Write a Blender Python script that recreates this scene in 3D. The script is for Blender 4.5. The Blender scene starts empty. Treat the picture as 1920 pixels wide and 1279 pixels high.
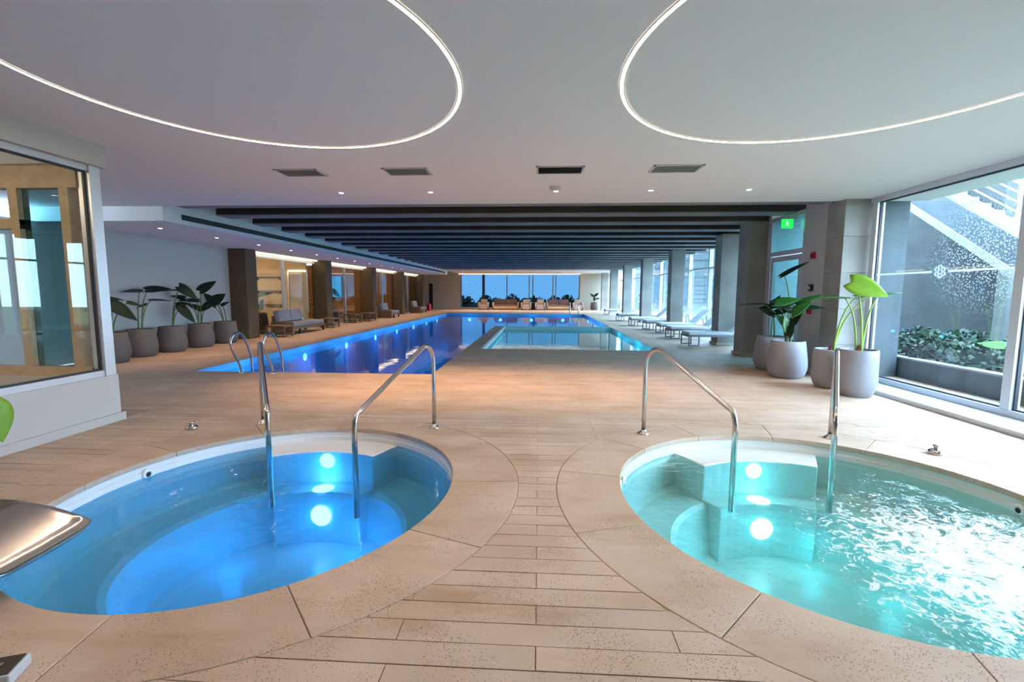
import bpy, bmesh, math, random
from mathutils import Vector, Matrix, noise
random.seed(7)
PI = math.pi
scene = bpy.context.scene
col = scene.collection

# ------------------------------------------------------------------ camera
FPX, CX, CY, CAMH = 880.0, 960.0, 639.5, 1.45
ROLL = 0.004
_c, _s = math.cos(ROLL), math.sin(ROLL)
_du, _dv = _c*51 + _s*(-91.5), -_s*51 + _c*(-91.5)
PITCH = math.atan2(-_dv, FPX)
YAW = math.atan2(_du*math.cos(PITCH), FPX)
FWD = Vector((-math.sin(YAW)*math.cos(PITCH), math.cos(YAW)*math.cos(PITCH), -math.sin(PITCH)))
RIGHT = Vector((math.cos(YAW), math.sin(YAW), 0))
UP = RIGHT.cross(FWD)
cx_ax = RIGHT*_c + UP*_s
cy_ax = RIGHT*(-_s) + UP*_c
cd = bpy.data.cameras.new('camera')
cam = bpy.data.objects.new('camera', cd)
col.objects.link(cam)
m = Matrix.Identity(4)
for i in range(3):
    m[i][0], m[i][1], m[i][2] = cx_ax[i], cy_ax[i], -FWD[i]
m[2][3] = CAMH
cam.matrix_world = m
cd.sensor_width = 36.0
cd.lens = FPX/1920*36.0
cd.clip_start = 0.05
cd.clip_end = 500
scene.camera = cam

# ------------------------------------------------------------------ world, exposure
w = bpy.data.worlds.new('overcast_sky')
scene.world = w
w.use_nodes = True
nt = w.node_tree
bg = nt.nodes['Background']
tc = nt.nodes.new('ShaderNodeTexCoord')
sp = nt.nodes.new('ShaderNodeSeparateXYZ')
rmp = nt.nodes.new('ShaderNodeValToRGB')
nt.links.new(tc.outputs['Generated'], sp.inputs[0])
nt.links.new(sp.outputs['Z'], rmp.inputs[0])
rmp.color_ramp.elements[0].position = 0.0
rmp.color_ramp.elements[0].color = (0.60, 0.79, 1.0, 1)
rmp.color_ramp.elements[1].position = 0.8
rmp.color_ramp.elements[1].color = (0.52, 0.73, 1.0, 1)
nt.links.new(rmp.outputs[0], bg.inputs[0])
bg.inputs[1].default_value = 17.0
scene.view_settings.view_transform = 'Standard'
scene.view_settings.look = 'None'
scene.view_settings.gamma = 1.0
scene.view_settings.exposure = 0.60
scene.view_settings.use_curve_mapping = False
scene.cycles.use_denoising = True
scene.cycles.max_bounces = 10
scene.cycles.transparent_max_bounces = 24
scene.cycles.caustics_reflective = False
scene.cycles.caustics_refractive = False
scene.cycles.sample_clamp_indirect = 6.0

# ------------------------------------------------------------------ helpers
class MB:
    def __init__(s):
        s.v = []; s.f = []
    def quad(s, a, b, c, d):
        n = len(s.v); s.v += [tuple(a), tuple(b), tuple(c), tuple(d)]; s.f.append((n, n+1, n+2, n+3)); return s
    def box(s, x0, x1, y0, y1, z0, z1):
        n = len(s.v)
        s.v += [(x0,y0,z0),(x1,y0,z0),(x1,y1,z0),(x0,y1,z0),(x0,y0,z1),(x1,y0,z1),(x1,y1,z1),(x0,y1,z1)]
        s.f += [tuple(n+i for i in q) for q in ((0,3,2,1),(4,5,6,7),(0,1,5,4),(1,2,6,5),(2,3,7,6),(3,0,4,7))]
        return s
    def prism(s, poly, z0, z1):
        n = len(s.v); k = len(poly)
        s.v += [(p[0], p[1], z0) for p in poly] + [(p[0], p[1], z1) for p in poly]
        s.f.append(tuple(n+i for i in reversed(range(k))))
        s.f.append(tuple(n+k+i for i in range(k)))
        for i in range(k):
            j = (i+1) % k
            s.f.append((n+i, n+j, n+k+j, n+k+i))
        return s
    def lathe(s, prof, n=32, c=(0,0,0), sx=1, sy=1, cap=False):
        b = len(s.v); k = len(prof)
        for r, z in prof:
            for i in range(n):
                a = 2*PI*i/n
                s.v.append((c[0]+r*sx*math.cos(a), c[1]+r*sy*math.sin(a), c[2]+z))
        for j in range(k-1):
            for i in range(n):
                i2 = (i+1) % n
                s.f.append((b+j*n+i, b+j*n+i2, b+(j+1)*n+i2, b+(j+1)*n+i))
        if cap:
            s.f.append(tuple(b+i for i in reversed(range(n))))
            s.f.append(tuple(b+(k-1)*n+i for i in range(n)))
        return s
    def tube(s, pts, r, n=10):
        pts = [Vector(p) for p in pts]
        b = len(s.v); k = len(pts)
        rr = r if isinstance(r, (list, tuple)) else [r]*k
        t0 = (pts[1]-pts[0]).normalized()
        up = Vector((0,0,1)) if abs(t0.z) < 0.9 else Vector((1,0,0))
        nrm = t0.cross(up).normalized()
        for i, p in enumerate(pts):
            t = (pts[min(i+1, k-1)]-pts[max(i-1, 0)]).normalized()
            nrm = (nrm - t*nrm.dot(t)).normalized()
            bn = t.cross(nrm)
            for q in range(n):
                a = 2*PI*q/n
                s.v.append(tuple(p + nrm*(rr[i]*math.cos(a)) + bn*(rr[i]*math.sin(a))))
        for i in range(k-1):
            for q in range(n):
                q2 = (q+1) % n
                s.f.append((b+i*n+q, b+i*n+q2, b+(i+1)*n+q2, b+(i+1)*n+q))
        s.f.append(tuple(b+q for q in reversed(range(n))))
        s.f.append(tuple(b+(k-1)*n+q for q in range(n)))
        return s
    def bar(s, a, b, w, h=None):
        # square bar between two points
        h = h or w
        a, b = Vector(a), Vector(b)
        t = (b-a).normalized()
        up = Vector((0,0,1)) if abs(t.z) < 0.95 else Vector((0,1,0))
        x = t.cross(up).normalized()*(w/2); y = x.cross(t).normalized()*(h/2)
        n = len(s.v)
        for p in (a, b):
            s.v += [tuple(p-x-y), tuple(p+x-y), tuple(p+x+y), tuple(p-x+y)]
        s.f += [tuple(n+i for i in q) for q in ((3,2,1,0),(4,5,6,7),(0,1,5,4),(1,2,6,5),(2,3,7,6),(3,0,4,7))]
        return s
    def mesh(s, name, mat=None, smooth=False):
        me = bpy.data.meshes.new(name)
        me.from_pydata(s.v, [], s.f)
        bm = bmesh.new(); bm.from_mesh(me)
        bmesh.ops.recalc_face_normals(bm, faces=bm.faces)
        bm.to_mesh(me); bm.free()
        if smooth:
            for p in me.polygons: p.use_smooth = True
        if mat: me.materials.append(mat)
        return me
    def build(s, name, mat, parent=None, smooth=False, bevel=0, loc=None, seg=2):
        o = bpy.data.objects.new(name, s.mesh(name, mat, smooth))
        col.objects.link(o)
        if parent: o.parent = parent
        if loc: o.location = loc
        if bevel:
            b = o.modifiers.new('bevel', 'BEVEL'); b.width = bevel; b.segments = seg; b.limit_method = 'ANGLE'; b.angle_limit = 0.6
        return o

def tag(o, label, cat, group=None):
    o['label'] = label; o['category'] = cat
    if group: o['group'] = group
    return o
def struct(o, label=None, cat=None):
    o['kind'] = 'structure'
    if label: o['label'] = label
    if cat: o['category'] = cat
    return o
def thing(name, label, cat, loc=(0,0,0), rz=0, group=None):
    o = bpy.data.objects.new(name, None); col.objects.link(o)
    o.empty_display_size = 0.1
    o.location = loc; o.rotation_euler = (0, 0, rz)
    return tag(o, label, cat, group)
def linkcopy(o, parent):
    c = o.copy(); col.objects.link(c); c.parent = parent
    for ch in list(o.children): linkcopy(ch, c)
    return c
def dup(o, label, loc, rz=None):
    c = linkcopy(o, None); c.location = loc
    if rz is not None: c.rotation_euler = (0, 0, rz)
    c['label'] = label
    return c
def light(kind, name, loc, energy, color, parent=None, **kw):
    d = bpy.data.lights.new(name, kind); d.energy = energy; d.color = color
    for k, v in kw.items(): setattr(d, k, v)
    o = bpy.data.objects.new(name, d); col.objects.link(o); o.location = loc
    if parent: o.parent = parent
    return o
ORD = ['first','second','third','fourth','fifth','sixth','seventh','eighth','ninth','tenth','eleventh','twelfth','thirteenth','fourteenth','fifteenth','sixteenth','seventeenth','eighteenth','nineteenth','twentieth','twenty-first','twenty-second']

# ------------------------------------------------------------------ materials
def M(name, color, rough=0.5, metal=0.0, spec=0.5, noise_amt=0.0, noise_scale=5.0, bump=0.0, bump_scale=40.0, emit=None, estr=0.0, coat=0.0, rnd=0.0):
    mt = bpy.data.materials.new(name); mt.use_nodes = True
    n = mt.node_tree; p = n.nodes['Principled BSDF']
    p.inputs['Base Color'].default_value = (*color, 1)
    p.inputs['Roughness'].default_value = rough
    p.inputs['Metallic'].default_value = metal
    p.inputs['Specular IOR Level'].default_value = spec
    if coat: p.inputs['Coat Weight'].default_value = coat
    if emit:
        p.inputs['Emission Color'].default_value = (*emit, 1); p.inputs['Emission Strength'].default_value = estr
    if noise_amt or rnd:
        tcn = n.nodes.new('ShaderNodeTexCoord')
        nz = n.nodes.new('ShaderNodeTexNoise'); nz.inputs['Scale'].default_value = noise_scale; nz.inputs['Detail'].default_value = 5
        n.links.new(tcn.outputs['Object'], nz.inputs['Vector'])
        hs = n.nodes.new('ShaderNodeHueSaturation'); hs.inputs['Color'].default_value = (*color, 1)
        mr = n.nodes.new('ShaderNodeMapRange'); mr.inputs[1].default_value = 0.3; mr.inputs[2].default_value = 0.7
        mr.inputs[3].default_value = 1-noise_amt; mr.inputs[4].default_value = 1+noise_amt
        n.links.new(nz.outputs['Fac'], mr.inputs[0])
        out = mr.outputs[0]
        if rnd:
            oi = n.nodes.new('ShaderNodeObjectInfo')
            m2 = n.nodes.new('ShaderNodeMapRange'); m2.inputs[3].default_value = 1-rnd; m2.inputs[4].default_value = 1+rnd
            n.links.new(oi.outputs['Random'], m2.inputs[0])
            mu = n.nodes.new('ShaderNodeMath'); mu.operation = 'MULTIPLY'
            n.links.new(out, mu.inputs[0]); n.links.new(m2.outputs[0], mu.inputs[1]); out = mu.outputs[0]
        n.links.new(out, hs.inputs['Value'])
        n.links.new(hs.outputs[0], p.inputs['Base Color'])
    if bump:
        tcn = n.nodes.new('ShaderNodeTexCoord')
        nz = n.nodes.new('ShaderNodeTexNoise'); nz.inputs['Scale'].default_value = bump_scale; nz.inputs['Detail'].default_value = 6
        n.links.new(tcn.outputs['Object'], nz.inputs['Vector'])
        bp = n.nodes.new('ShaderNodeBump'); bp.inputs['Strength'].default_value = bump; bp.inputs['Distance'].default_value = 0.02
        n.links.new(nz.outputs['Fac'], bp.inputs['Height']); n.links.new(bp.outputs[0], p.inputs['Normal'])
    return mt
def EM(name, color, strength):
    mt = bpy.data.materials.new(name); mt.use_nodes = True
    n = mt.node_tree; n.nodes.clear()
    e = n.nodes.new('ShaderNodeEmission'); e.inputs[0].default_value = (*color, 1); e.inputs[1].default_value = strength
    o = n.nodes.new('ShaderNodeOutputMaterial'); n.links.new(e.outputs[0], o.inputs[0])
    return mt
def schlick(n, f0, normal=None, power=5.0):
    lw = n.nodes.new('ShaderNodeLayerWeight'); lw.inputs['Blend'].default_value = 0.5
    if normal: n.links.new(normal, lw.inputs['Normal'])
    pw = n.nodes.new('ShaderNodeMath'); pw.operation = 'POWER'; pw.inputs[1].default_value = power
    n.links.new(lw.outputs['Facing'], pw.inputs[0])
    mr = n.nodes.new('ShaderNodeMapRange'); mr.inputs[3].default_value = f0; mr.inputs[4].default_value = 1.0
    n.links.new(pw.outputs[0], mr.inputs[0])
    return mr.outputs[0]
def GLASS(name, tint=(0.9,0.96,0.97), refl=1.0, specks=None):
    mt = bpy.data.materials.new(name); mt.use_nodes = True
    n = mt.node_tree; n.nodes.clear()
    tr = n.nodes.new('ShaderNodeBsdfTransparent'); tr.inputs[0].default_value = (*tint, 1)
    gl = n.nodes.new('ShaderNodeBsdfGlossy'); gl.inputs['Roughness'].default_value = 0.0
    gl.inputs[0].default_value = (refl, refl, refl, 1)
    mx = n.nodes.new('ShaderNodeMixShader')
    n.links.new(schlick(n, 0.03), mx.inputs[0]); n.links.new(tr.outputs[0], mx.inputs[1]); n.links.new(gl.outputs[0], mx.inputs[2])
    out = mx.outputs[0]
    if specks:
        df = n.nodes.new('ShaderNodeBsdfTranslucent'); df.inputs[0].default_value = (0.8, 0.86, 0.9, 1)
        geo = n.nodes.new('ShaderNodeNewGeometry')
        vo = n.nodes.new('ShaderNodeTexVoronoi'); vo.inputs['Scale'].default_value = 34
        n.links.new(geo.outputs['Position'], vo.inputs['Vector'])
        lt = n.nodes.new('ShaderNodeMapRange'); lt.inputs[1].default_value = 0.34; lt.inputs[2].default_value = 0.22; lt.inputs[3].default_value = 0; lt.inputs[4].default_value = 1
        n.links.new(vo.outputs['Distance'], lt.inputs[0])
        ds = n.nodes.new('ShaderNodeVectorMath'); ds.operation = 'DISTANCE'; ds.inputs[1].default_value = specks
        n.links.new(geo.outputs['Position'], ds.inputs[0])
        fo = n.nodes.new('ShaderNodeMapRange'); fo.inputs[1].default_value = 1.0; fo.inputs[2].default_value = 0.1; fo.inputs[3].default_value = 0; fo.inputs[4].default_value = 0.26
        n.links.new(ds.outputs['Value'], fo.inputs[0])
        mu = n.nodes.new('ShaderNodeMath'); mu.operation = 'MULTIPLY'
        n.links.new(lt.outputs[0], mu.inputs[0]); n.links.new(fo.outputs[0], mu.inputs[1])
        m2 = n.nodes.new('ShaderNodeMixShader')
        n.links.new(mu.outputs[0], m2.inputs[0]); n.links.new(out, m2.inputs[1]); n.links.new(df.outputs[0], m2.inputs[2]); out = m2.outputs[0]
    o = n.nodes.new('ShaderNodeOutputMaterial'); n.links.new(out, o.inputs[0])
    return mt
def WATER(name, tint, bump=0.15, bscale=6.0, stretch=(1,1,1), foam_glint=None):
    mt = bpy.data.materials.new(name); mt.use_nodes = True
    n = mt.node_tree; n.nodes.clear()
    tr = n.nodes.new('ShaderNodeBsdfTransparent'); tr.inputs[0].default_value = (*tint, 1)
    gl = n.nodes.new('ShaderNodeBsdfGlossy'); gl.inputs['Roughness'].default_value = 0.03
    geo = n.nodes.new('ShaderNodeNewGeometry')
    mp = n.nodes.new('ShaderNodeMapping'); mp.inputs['Scale'].default_value = stretch
    n.links.new(geo.outputs['Position'], mp.inputs[0])
    nz = n.nodes.new('ShaderNodeTexNoise'); nz.inputs['Scale'].default_value = bscale; nz.inputs['Detail'].default_value = 3
    n.links.new(mp.outputs[0], nz.inputs['Vector'])
    bp = n.nodes.new('ShaderNodeBump'); bp.inputs['Strength'].default_value = bump; bp.inputs['Distance'].default_value = 0.05
    n.links.new(nz.outputs['Fac'], bp.inputs['Height'])
    n.links.new(bp.outputs[0], gl.inputs['Normal'])
    mx = n.nodes.new('ShaderNodeMixShader')
    n.links.new(schlick(n, 0.02, bp.outputs[0]), mx.inputs[0]); n.links.new(tr.outputs[0], mx.inputs[1]); n.links.new(gl.outputs[0], mx.inputs[2])
    out = mx.outputs[0]
    if foam_glint:  # white patches: spa foam together with painted reflections
        (fx, fy), r0, r1, amt, fsc = foam_glint
        nf = n.nodes.new('ShaderNodeTexNoise'); nf.inputs['Scale'].default_value = fsc; nf.inputs['Detail'].default_value = 8; nf.inputs['Distortion'].default_value = 1.6
        nf.inputs['Roughness'].default_value = 0.68
        n.links.new(mp.outputs[0], nf.inputs['Vector'])
        ds = n.nodes.new('ShaderNodeVectorMath'); ds.operation = 'DISTANCE'; ds.inputs[1].default_value = (fx, fy, -0.13)
        n.links.new(geo.outputs['Position'], ds.inputs[0])
        fo = n.nodes.new('ShaderNodeMapRange'); fo.inputs[1].default_value = r1; fo.inputs[2].default_value = r0; fo.inputs[3].default_value = -0.28; fo.inputs[4].default_value = amt
        n.links.new(ds.outputs['Value'], fo.inputs[0])
        ad = n.nodes.new('ShaderNodeMath'); ad.operation = 'ADD'
        n.links.new(nf.outputs['Fac'], ad.inputs[0]); n.links.new(fo.outputs[0], ad.inputs[1])
        th = n.nodes.new('ShaderNodeMapRange'); th.inputs[1].default_value = 0.56; th.inputs[2].default_value = 0.63; th.inputs[3].default_value = 0; th.inputs[4].default_value = 0.8
        n.links.new(ad.outputs[0], th.inputs[0])
        df = n.nodes.new('ShaderNodeBsdfDiffuse'); df.inputs[0].default_value = (0.9, 0.96, 0.97, 1)
        m2 = n.nodes.new('ShaderNodeMixShader')
        n.links.new(th.outputs[0], m2.inputs[0]); n.links.new(out, m2.inputs[1]); n.links.new(df.outputs[0], m2.inputs[2]); out = m2.outputs[0]
    o = n.nodes.new('ShaderNodeOutputMaterial'); n.links.new(out, o.inputs[0])
    return mt
def STONE(name, plank_pattern):
    # travertine deck: beige, fine dark pits, soft stains; beyond the built planks the joints come from a brick texture
    mt = bpy.data.materials.new(name); mt.use_nodes = True
    n = mt.node_tree; p = n.nodes['Principled BSDF']
    geo = n.nodes.new('ShaderNodeNewGeometry')
    nz = n.nodes.new('ShaderNodeTexNoise'); nz.inputs['Scale'].default_value = 2.2; nz.inputs['Detail'].default_value = 7
    n.links.new(geo.outputs['Position'], nz.inputs['Vector'])
    cr = n.nodes.new('ShaderNodeValToRGB')
    cr.color_ramp.elements[0].position = 0.3; cr.color_ramp.elements[0].color = (0.51, 0.37, 0.265, 1)
    cr.color_ramp.elements[1].position = 0.7; cr.color_ramp.elements[1].color = (0.635, 0.495, 0.385, 1)
    n.links.new(nz.outputs['Fac'], cr.inputs[0])
    ms = n.nodes.new('ShaderNodeMapping'); ms.inputs['Scale'].default_value = (0.7, 3.2, 1)
    n.links.new(geo.outputs['Position'], ms.inputs[0])
    n3 = n.nodes.new('ShaderNodeTexNoise'); n3.inputs['Scale'].default_value = 1.3; n3.inputs['Detail'].default_value = 6; n3.inputs['Roughness'].default_value = 0.65
    n.links.new(ms.outputs[0], n3.inputs['Vector'])
    st_ = n.nodes.new('ShaderNodeValToRGB')
    st_.color_ramp.elements[0].position = 0.30; st_.color_ramp.elements[0].color = (0.84, 0.77, 0.70, 1)
    st_.color_ramp.elements[1].position = 0.52; st_.color_ramp.elements[1].color = (1, 1, 1, 1)
    n.links.new(n3.outputs['Fac'], st_.inputs[0])
    mxs = n.nodes.new('ShaderNodeMix'); mxs.data_type = 'RGBA'; mxs.blend_type = 'MULTIPLY'; mxs.inputs[0].default_value = 1.0
    n.links.new(cr.outputs[0], mxs.inputs[6]); n.links.new(st_.outputs[0], mxs.inputs[7])
    base = mxs.outputs[2]
    if plank_pattern:
        br = n.nodes.new('ShaderNodeTexBrick'); br.offset = 0.5
        br.inputs['Color1'].default_value = (1,1,1,1); br.inputs['Color2'].default_value = (0.92,0.92,0.92,1); br.inputs['Mortar'].default_value = (0.78,0.72,0.66,1)
        br.inputs['Scale'].default_value = 1.0; br.inputs['Mortar Size'].default_value = 0.004; br.inputs['Brick Width'].default_value = 1.17; br.inputs['Row Height'].default_value = 0.127
        mp = n.nodes.new('ShaderNodeMapping'); mp.inputs['Location'].default_value = (0, 0.127-0.045, 0)
        n.links.new(geo.outputs['Position'], mp.inputs[0]); n.links.new(mp.outputs[0], br.inputs['Vector'])
        mx = n.nodes.new('ShaderNodeMix'); mx.data_type = 'RGBA'; mx.blend_type = 'MULTIPLY'; mx.inputs[0].default_value = 1.0
        n.links.new(base, mx.inputs[6]); n.links.new(br.outputs['Color'], mx.inputs[7]); base = mx.outputs[2]
    else:
        oi = n.nodes.new('ShaderNodeObjectInfo')
        m2 = n.nodes.new('ShaderNodeMapRange'); m2.inputs[3].default_value = 0.93; m2.inputs[4].default_value = 1.06
        n.links.new(oi.outputs['Random'], m2.inputs[0])
        hs = n.nodes.new('ShaderNodeHueSaturation'); n.links.new(base, hs.inputs['Color']); n.links.new(m2.outputs[0], hs.inputs['Value']); base = hs.outputs[0]
    vo = n.nodes.new('ShaderNodeTexVoronoi'); vo.inputs['Scale'].default_value = 85
    n.links.new(geo.outputs['Position'], vo.inputs['Vector'])
    pt = n.nodes.new('ShaderNodeMapRange'); pt.inputs[1].default_value = 0.29; pt.inputs[2].default_value = 0.17; pt.inputs[3].default_value = 0; pt.inputs[4].default_value = 1
    n.links.new(vo.outputs['Distance'], pt.inputs[0])
    n2 = n.nodes.new('ShaderNodeTexNoise'); n2.inputs['Scale'].default_value = 3.1; n2.inputs['Detail'].default_value = 3
    n.links.new(geo.outputs['Position'], n2.inputs['Vector'])
    pm = n.nodes.new('ShaderNodeMapRange'); pm.inputs[1].default_value = 0.42; pm.inputs[2].default_value = 0.58; pm.inputs[3].default_value = 0.12; pm.inputs[4].default_value = 0.95
    n.links.new(n2.outputs['Fac'], pm.inputs[0])
    mu = n.nodes.new('ShaderNodeMath'); mu.operation = 'MULTIPLY'
    n.links.new(pt.outputs[0], mu.inputs[0]); n.links.new(pm.outputs[0], mu.inputs[1])
    mx = n.nodes.new('ShaderNodeMix'); mx.data_type = 'RGBA'; mx.inputs[7].default_value = (0.16, 0.11, 0.075, 1)
    n.links.new(mu.outputs[0], mx.inputs[0]); n.links.new(base, mx.inputs[6])
    n.links.new(mx.outputs[2], p.inputs['Base Color'])
    p.inputs['Roughness'].default_value = 0.55
    p.inputs['Specular IOR Level'].default_value = 0.35
    bp = n.nodes.new('ShaderNodeBump'); bp.inputs['Strength'].default_value = 0.25; bp.inputs['Distance'].default_value = 0.004; bp.invert = True
    n.links.new(mu.outputs[0], bp.inputs['Height']); n.links.new(bp.outputs[0], p.inputs['Normal'])
    return mt
def CONCRETE(name, color, joints=True):
    mt = M(name, color, rough=0.85, spec=0.2, noise_amt=0.16, noise_scale=1.6, bump=0.15, bump_scale=14)
    return mt

mt_stone = STONE('travertine_planks', False)
mt_deck = STONE('travertine_deck', True)
mt_grout = M('grout', (0.44, 0.33, 0.245), 0.9, noise_amt=0.1)
mt_ceil = M('white_plaster', (0.80, 0.80, 0.81), 0.9, spec=0.1)
mt_wall = M('white_wall_paint', (0.54, 0.52, 0.505), 0.85, spec=0.15)
mt_conc = CONCRETE('board_marked_concrete', (0.34, 0.325, 0.30))
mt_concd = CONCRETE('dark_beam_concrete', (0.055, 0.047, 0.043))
mt_bsoff = CONCRETE('beam_soffit_pool_lit', (0.27, 0.27, 0.28))  # pale against the dark beams: pool light painted on undersides, shade on fronts
mt_slab = CONCRETE('slab_concrete', (0.13, 0.13, 0.135))
mt_alu = M('grey_aluminium', (0.62, 0.65, 0.69), 0.35, 0.3)
mt_gask = M('black_gasket', (0.02, 0.025, 0.035), 0.5)
mt_chrome = M('polished_steel', (0.60, 0.58, 0.56), 0.14, 1.0)
mt_darkmetal = M('dark_bronze_metal', (0.06, 0.05, 0.045), 0.4, 0.5)
mt_glass = GLASS('clear_glass', (0.93, 0.975, 0.985))
mt_glass_in = GLASS('interior_glass', (0.93, 0.95, 0.94))
mt_glass_sp = GLASS('splashed_glass', (0.92, 0.97, 0.985), specks=(5.42, 6.1, 2.1))
mt_glass_teal = GLASS('teal_glass', (0.42, 0.66, 0.70))
mt_glass_blue = GLASS('blue_solar_glass', (0.095, 0.15, 0.19))
mt_glass_mid = GLASS('pale_blue_glass', (0.82, 0.92, 0.95))
mt_white = M('white_gloss_shell', (0.80, 0.82, 0.84), 0.25)
mt_cream = M('cream_gloss_shell', (0.70, 0.71, 0.66), 0.25)
mt_tan = M('tan_oak_frame', (0.50, 0.36, 0.20), 0.5, noise_amt=0.12, noise_scale=8)
mt_led = EM('led_strip', (1.0, 0.72, 0.50), 46.0)
mt_lens = EM('downlight_lens', (1.0, 0.93, 0.84), 14.0)
mt_cove = EM('cove_led', (1.0, 0.82, 0.52), 3.2)
mt_exit = EM('exit_green', (0.01, 0.8, 0.06), 1.5)
mt_exitdark = M('exit_symbol', (0.75, 0.95, 0.8), 0.5, emit=(0.5, 1.0, 0.6), estr=1.0)
mt_poollens = EM('pool_lamp_lens', (0.12, 0.45, 1.0), 9.0)
mt_spaglow = EM('spa_lamp_glow_disc', (0.50, 0.92, 1.0), 3.2)  # riser lamp lens and the added tread glows
mt_ventd = M('vent_dark', (0.06, 0.055, 0.05), 0.7)
mt_ventf = M('vent_frame_grey', (0.55, 0.54, 0.53), 0.5)
mt_slot = M('diffuser_slot_black', (0.012, 0.014, 0.02), 0.6)
mt_pot_l = M('taupe_planter', (0.135, 0.115, 0.105), 0.7, noise_amt=0.06, noise_scale=9)
mt_pot_r = M('grey_planter', (0.27, 0.27, 0.30), 0.55, noise_amt=0.04, noise_scale=9)
mt_soil = M('potting_soil', (0.05, 0.035, 0.028), 0.95, noise_amt=0.3, noise_scale=30)
mt_stem = M('leaf_stalk', (0.10, 0.16, 0.035), 0.5)
mt_leafd = M('dark_green_leaf', (0.009, 0.024, 0.011), 0.55, spec=0.25, noise_amt=0.15, noise_scale=14)
mt_leafm = M('mid_green_leaf', (0.035, 0.16, 0.03), 0.35, noise_amt=0.15, noise_scale=14)
mt_leafb = M('lime_green_leaf', (0.19, 0.36, 0.02), 0.4, noise_amt=0.1, noise_scale=14)
mt_stemb = M('light_green_stalk', (0.26, 0.44, 0.07), 0.5)
mt_root = M('reddish_stalk_base', (0.18, 0.045, 0.03), 0.7)
mt_tile = M('blue_mosaic_basin', (0.10, 0.33, 0.55), 0.4, noise_amt=0.06, noise_scale=30)
mt_tile_s = M('pale_mosaic_basin', (0.52, 0.80, 0.80), 0.4, noise_amt=0.04, noise_scale=30)
mt_wood = M('brown_teak', (0.16, 0.10, 0.06), 0.5, noise_amt=0.2, noise_scale=12)
mt_woodo = M('orange_wood_panel', (0.36, 0.15, 0.03), 0.5, noise_amt=0.15, noise_scale=4)
mt_cush = M('grey_cushion', (0.26, 0.26, 0.30), 0.9, noise_amt=0.06, noise_scale=40)
mt_cushl = M('light_cushion', (0.36, 0.31, 0.285), 0.9, noise_amt=0.05, noise_scale=40)
mt_lounge = M('pale_lounger_cushion', (0.72, 0.76, 0.80), 0.85, noise_amt=0.03, noise_scale=40)
mt_loungef = M('grey_blue_lounger_frame', (0.22, 0.25, 0.29), 0.5, 0.2)
mt_red = M('red_enamel', (0.55, 0.012, 0.02), 0.35)
mt_black = M('black_rubber', (0.012, 0.012, 0.014), 0.6)
mt_beige = M('beige_plaster', (0.55, 0.47, 0.38), 0.85, noise_amt=0.03, noise_scale=1)
mt_warmwall = M('warm_stone_panel', (0.60, 0.44, 0.25), 0.8, noise_amt=0.12, noise_scale=2.5)
mt_brown = M('brown_column_cladding', (0.12, 0.075, 0.04), 0.75, noise_amt=0.15, noise_scale=3)
mt_lawn = M('lawn_grass', (0.065, 0.095, 0.02), 0.95, noise_amt=0.2, noise_scale=3)
mt_pave = M('grey_paving', (0.28, 0.29, 0.30), 0.9, noise_amt=0.08, noise_scale=3)
mt_extc = CONCRETE('outdoor_concrete', (0.06, 0.068, 0.066))
mt_extm = CONCRETE('blue_grey_concrete', (0.075, 0.092, 0.10))
mt_extl = CONCRETE('pale_step_concrete', (0.22, 0.235, 0.245))
mt_foliage = M('garden_foliage', (0.018, 0.05, 0.022), 0.6, noise_amt=0.4, noise_scale=5, rnd=0.3)
mt_tree = M('tree_crown', (0.035, 0.06, 0.035), 0.9, noise_amt=0.3, noise_scale=0.5, rnd=0.3)
mt_treel = M('bright_green_foliage', (0.085, 0.18, 0.04), 0.9, noise_amt=0.3, noise_scale=1.5, rnd=0.25)  # brighter green than the distant crowns, also on shrubs and broad leaves
mt_trunk = M('tree_bark', (0.09, 0.065, 0.045), 0.9)
mt_facade = M('pale_facade', (0.042, 0.056, 0.062), 0.8, noise_amt=0.04)
mt_slatd = M('blue_grey_slat', (0.025, 0.033, 0.038), 0.6)
mt_frost = M('frosted_film', (0.62, 0.68, 0.72), 0.8)
_n = mt_frost.node_tree; _t = _n.nodes.new('ShaderNodeBsdfTranslucent'); _t.inputs[0].default_value = (0.8, 0.86, 0.9, 1)
_m = _n.nodes.new('ShaderNodeMixShader'); _m.inputs[0].default_value = 0.55
_n.links.new(_n.nodes['Principled BSDF'].outputs[0], _m.inputs[1]); _n.links.new(_t.outputs[0], _m.inputs[2]); _n.links.new(_m.outputs[0], _n.nodes['Material Output'].inputs[0])
mt_sofa = M('terracotta_sofa', (0.17, 0.10, 0.085), 0.9, noise_amt=0.05, noise_scale=30)

# ------------------------------------------------------------------ main dimensions
ZC = 2.98            # white ceiling
YB, YE = -3.2, 8.35  # white ceiling extent
XW = 5.42            # right window plane
XG = 6.4             # right glazing beside the pool
XL = -9.30           # left white wall
XS, ZS = -6.85, 2.72 # soffit edge and height
PX0, PX1, PY0, PY1 = -6.25, 3.0, 8.1, 31.6   # main pool
SX0, SY0, SY1 = -1.5, 11.9, 19.8             # shallow pool
DX0 = -1.88                                   # dividing wall
YF = 40.0
spa = [dict(c=(-2.02, 3.32), rx=1.38, ry=1.47, ro=1.88), dict(c=(2.07, 3.32), rx=1.46, ry=1.49, ro=1.93)]
YP = 5.35            # end of the individually laid planks

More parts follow.
